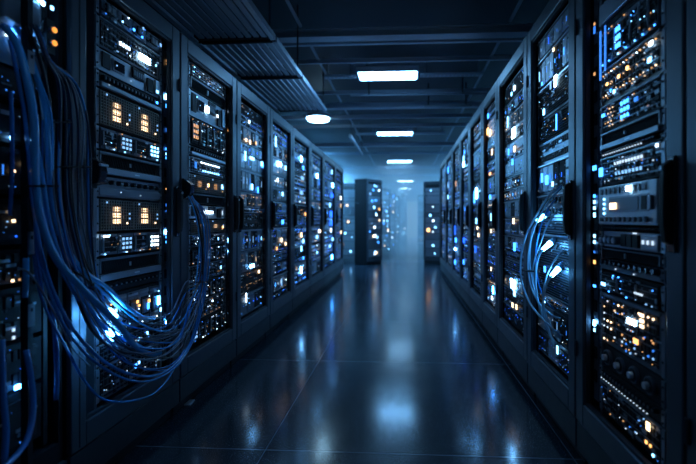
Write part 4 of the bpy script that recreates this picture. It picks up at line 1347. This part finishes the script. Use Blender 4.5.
# cable ties
def tie(px, py, X, n, label, wpx, tilt=0.0):
    c = at_x(px, py, X)
    a, b = at_x(px - wpx / 2, py - tilt, X), at_x(px + wpx / 2, py + tilt, X)
    d = (b - a)
    t = tag(empty('cable_tie', c), label, 'cable tie', 'black cable ties')
    mb = MB()
    L = d.length / 2
    dn = d.normalized()
    u = Vector((1, 0, 0))
    k = 18
    pts = [dn * (L * math.cos(2 * PI * i / k)) + u * (.016 * math.sin(2 * PI * i / k)) for i in range(k)]
    for i in range(k):
        mb.tube(pts[i], pts[(i + 1) % k], .0035, 'strap', 6)
    mb.build('strap', t)
    q = dn * (L * .4) + u * .0175
    MB().box(q.x - .003, q.x + .003, q.y - .006, q.y + .006, q.z - .005, q.z + .005, 'strap').build('tie_head', t)


tie(35, 186, -1.17, 0, 'black tie around the fattest blue cable at mid height', 13)
tie(50, 186, -1.215, 0, 'black tie around the second thick cable at mid height', 9)
tie(72, 167, -1.226, 0, 'black tie gathering the fan of strands above the latch', 38)
tie(60, 122, -1.235, 0, 'black tie high on the fan of strands', 20)
tie(84, 281, -1.15, 0, 'black tie where the thick cables sweep away from the bay', 20, 9)
tie(202, 282, -1.215, 0, 'black tie on the cable strand beside the second rack', 16)
# the clamp that holds the gathered ends beside the second rack's handle
c = at_x(187, 190, -1.255)
t = tag(empty('cable_clamp', (XL, c.y, c.z), PI / 2), 'black cable clamp at the second rack handle where loops end', 'cable clamp')
MB().box(-.028, .028, -.012, -.0455 + .045, -.055, .065, 'black').build('clamp_base', t, bevel=.003)
MB().prism([(-.0122, -.05), (-.045, -.02), (-.052, .03), (-.0122, .06)], 'x', -.026, .026, 'black_gloss').build('clamp_cover', t, bevel=.004)

# ---- right-hand loops in front of the second rack
GR = 'glowing cable loops on the rack facing the tray'
XF = XR - .06


def PR(lst):
    return [at_x(a, b, x) for a, b, x in lst]


o = cable('bright blue cable making the widest loop, rack facing the tray', PR([(566, 183, .86), (560, 187, .80), (549, 196, .73), (536, 216, .70), (526, 236, .685), (521, 258, .68), (521, 277, .68), (527, 297, .69), (538, 314, .70), (550, 326, .74), (556, 333, .78)]), .0056, 'cable_sky', group=GR)
plug(o, at_x(554, 331, .77), at_x(563, 342, .84), .014, glow=False)
o = cable('blue cable looping inside the widest loop, ending low', PR([(566, 186, .86), (558, 191, .79), (547, 204, .74), (536, 224, .71), (530, 244, .70), (528, 264, .70), (531, 286, .70), (540, 304, .72), (552, 315, .76), (562, 319, .83)]), .0050, 'cable_sky', group=GR)
plug(o, at_x(561, 318.5, .82), at_x(567, 320, .86), .008, glow=False)
o = cable('blue cable hanging from the highest glowing plug', PR([(537.5, 220.5, .745), (533, 229, .72), (530, 245, .71), (530, 265, .71), (534, 288, .71), (541, 308, .73), (549, 330, .77), (556, 348, .83), (562, 352, .86)]), .0050, 'cable_sky', group=GR)
plug(o, at_x(537, 221, .745), at_x(556, 208, .86), .0115)
o = cable('blue cable hanging from the middle glowing plug', PR([(543, 249.5, .745), (538.5, 257, .72), (536, 270, .71), (536, 288, .71), (540, 308, .72), (547, 328, .76), (555, 343, .82), (563, 350, .86)]), .0056, 'cable_sky', group=GR)
plug(o, at_x(542.5, 250, .745), at_x(564, 231, .87), .0125)
o = cable('blue cable hanging from the lowest glowing plug', PR([(552, 275.5, .755), (547, 283, .73), (544, 294, .72), (543, 308, .72), (546, 324, .74), (552, 338, .79), (560, 347, .85)]), .0056, 'cable_sky', group=GR)
plug(o, at_x(551.5, 276, .755), at_x(569, 257, .87), .0125)
cable('slim blue cable from above the middle plug, inner loop', PR([(566, 206, .86), (557, 211, .79), (548, 224, .75), (540, 244, .73), (534, 262, .72), (533, 280, .72), (537, 300, .73), (546, 316, .78), (556, 326, .85)]), .0042, 'cable_sky', group=GR)
cable('short blue cable curving above the lowest plug', PR([(569, 249, .86), (560, 254, .80), (552, 264, .76), (546, 278, .74), (543, 294, .74), (545, 312, .76), (553, 330, .83)]), .0046, 'cable_sky', group=GR)
cable('dark blue cable tucked behind the glowing loops', PR([(560, 196, .85), (550, 206, .78), (541, 226, .74), (536, 250, .73), (537, 276, .73), (545, 300, .77), (558, 312, .85)]), .0042, 'cable_royal', group=GR)
tt = at_x(530, 271, .70)
t = tag(empty('cable_tie', tt), 'black tie around the glowing loops facing the tray', 'cable tie', 'black cable ties')
MB().box(-.03, .03, -.024, .024, -.003, .003, 'strap').build('strap', t, bevel=.001)

# small grey floor bracket at the foot of the second rack
p = at_z(185, 403, 0)
t = tag(empty('floor_bracket', (p.x, p.y, 0), .1), 'small pale metal bracket on the floor at the rack foot', 'bracket')
MB().box(-.025, .045, -.035, .035, 0, .006, 'silver').box(-.025, -.019, -.035, .035, .0062, .026, 'silver').build('plate', t)

# ------------------------------------------------------------------ haze in the far hall
hz = MB().box(-4.95, 4.45, 10.75, 26.89, .01, CEIL - .01, 'black').build('haze')
m = bpy.data.materials.new('haze')
m.use_nodes = True
nt = m.node_tree
nt.nodes.clear()
out = nt.nodes.new('ShaderNodeOutputMaterial')
vs = nt.nodes.new('ShaderNodeVolumeScatter')
vs.inputs['Color'].default_value = (0.80, 0.92, 1.0, 1)
vs.inputs['Density'].default_value = 0.17
vs.inputs['Anisotropy'].default_value = 0.2
nt.links.new(vs.outputs[0], out.inputs['Volume'])
hz.data.materials.clear()
hz.data.materials.append(m)
tag(hz, 'soft blue haze filling the far end of the aisle', 'haze', kind='stuff')

# ------------------------------------------------------------------ world, view
wd = bpy.data.worlds.new('world')
SC.world = wd
wd.use_nodes = True
wd.node_tree.nodes['Background'].inputs[0].default_value = (0.05, 0.1, 0.2, 1)
wd.node_tree.nodes['Background'].inputs[1].default_value = 0.1
vw = SC.view_settings
vw.view_transform = 'Standard'
vw.look = 'None'
vw.exposure = 0.22
vw.gamma = 1.0
cy_ = SC.cycles
cy_.use_denoising = True
cy_.max_bounces = 6
cy_.diffuse_bounces = 3
cy_.glossy_bounces = 4
cy_.volume_bounces = 1
cy_.sample_clamp_indirect = 4.0
cy_.caustics_reflective = False
cy_.caustics_refractive = False
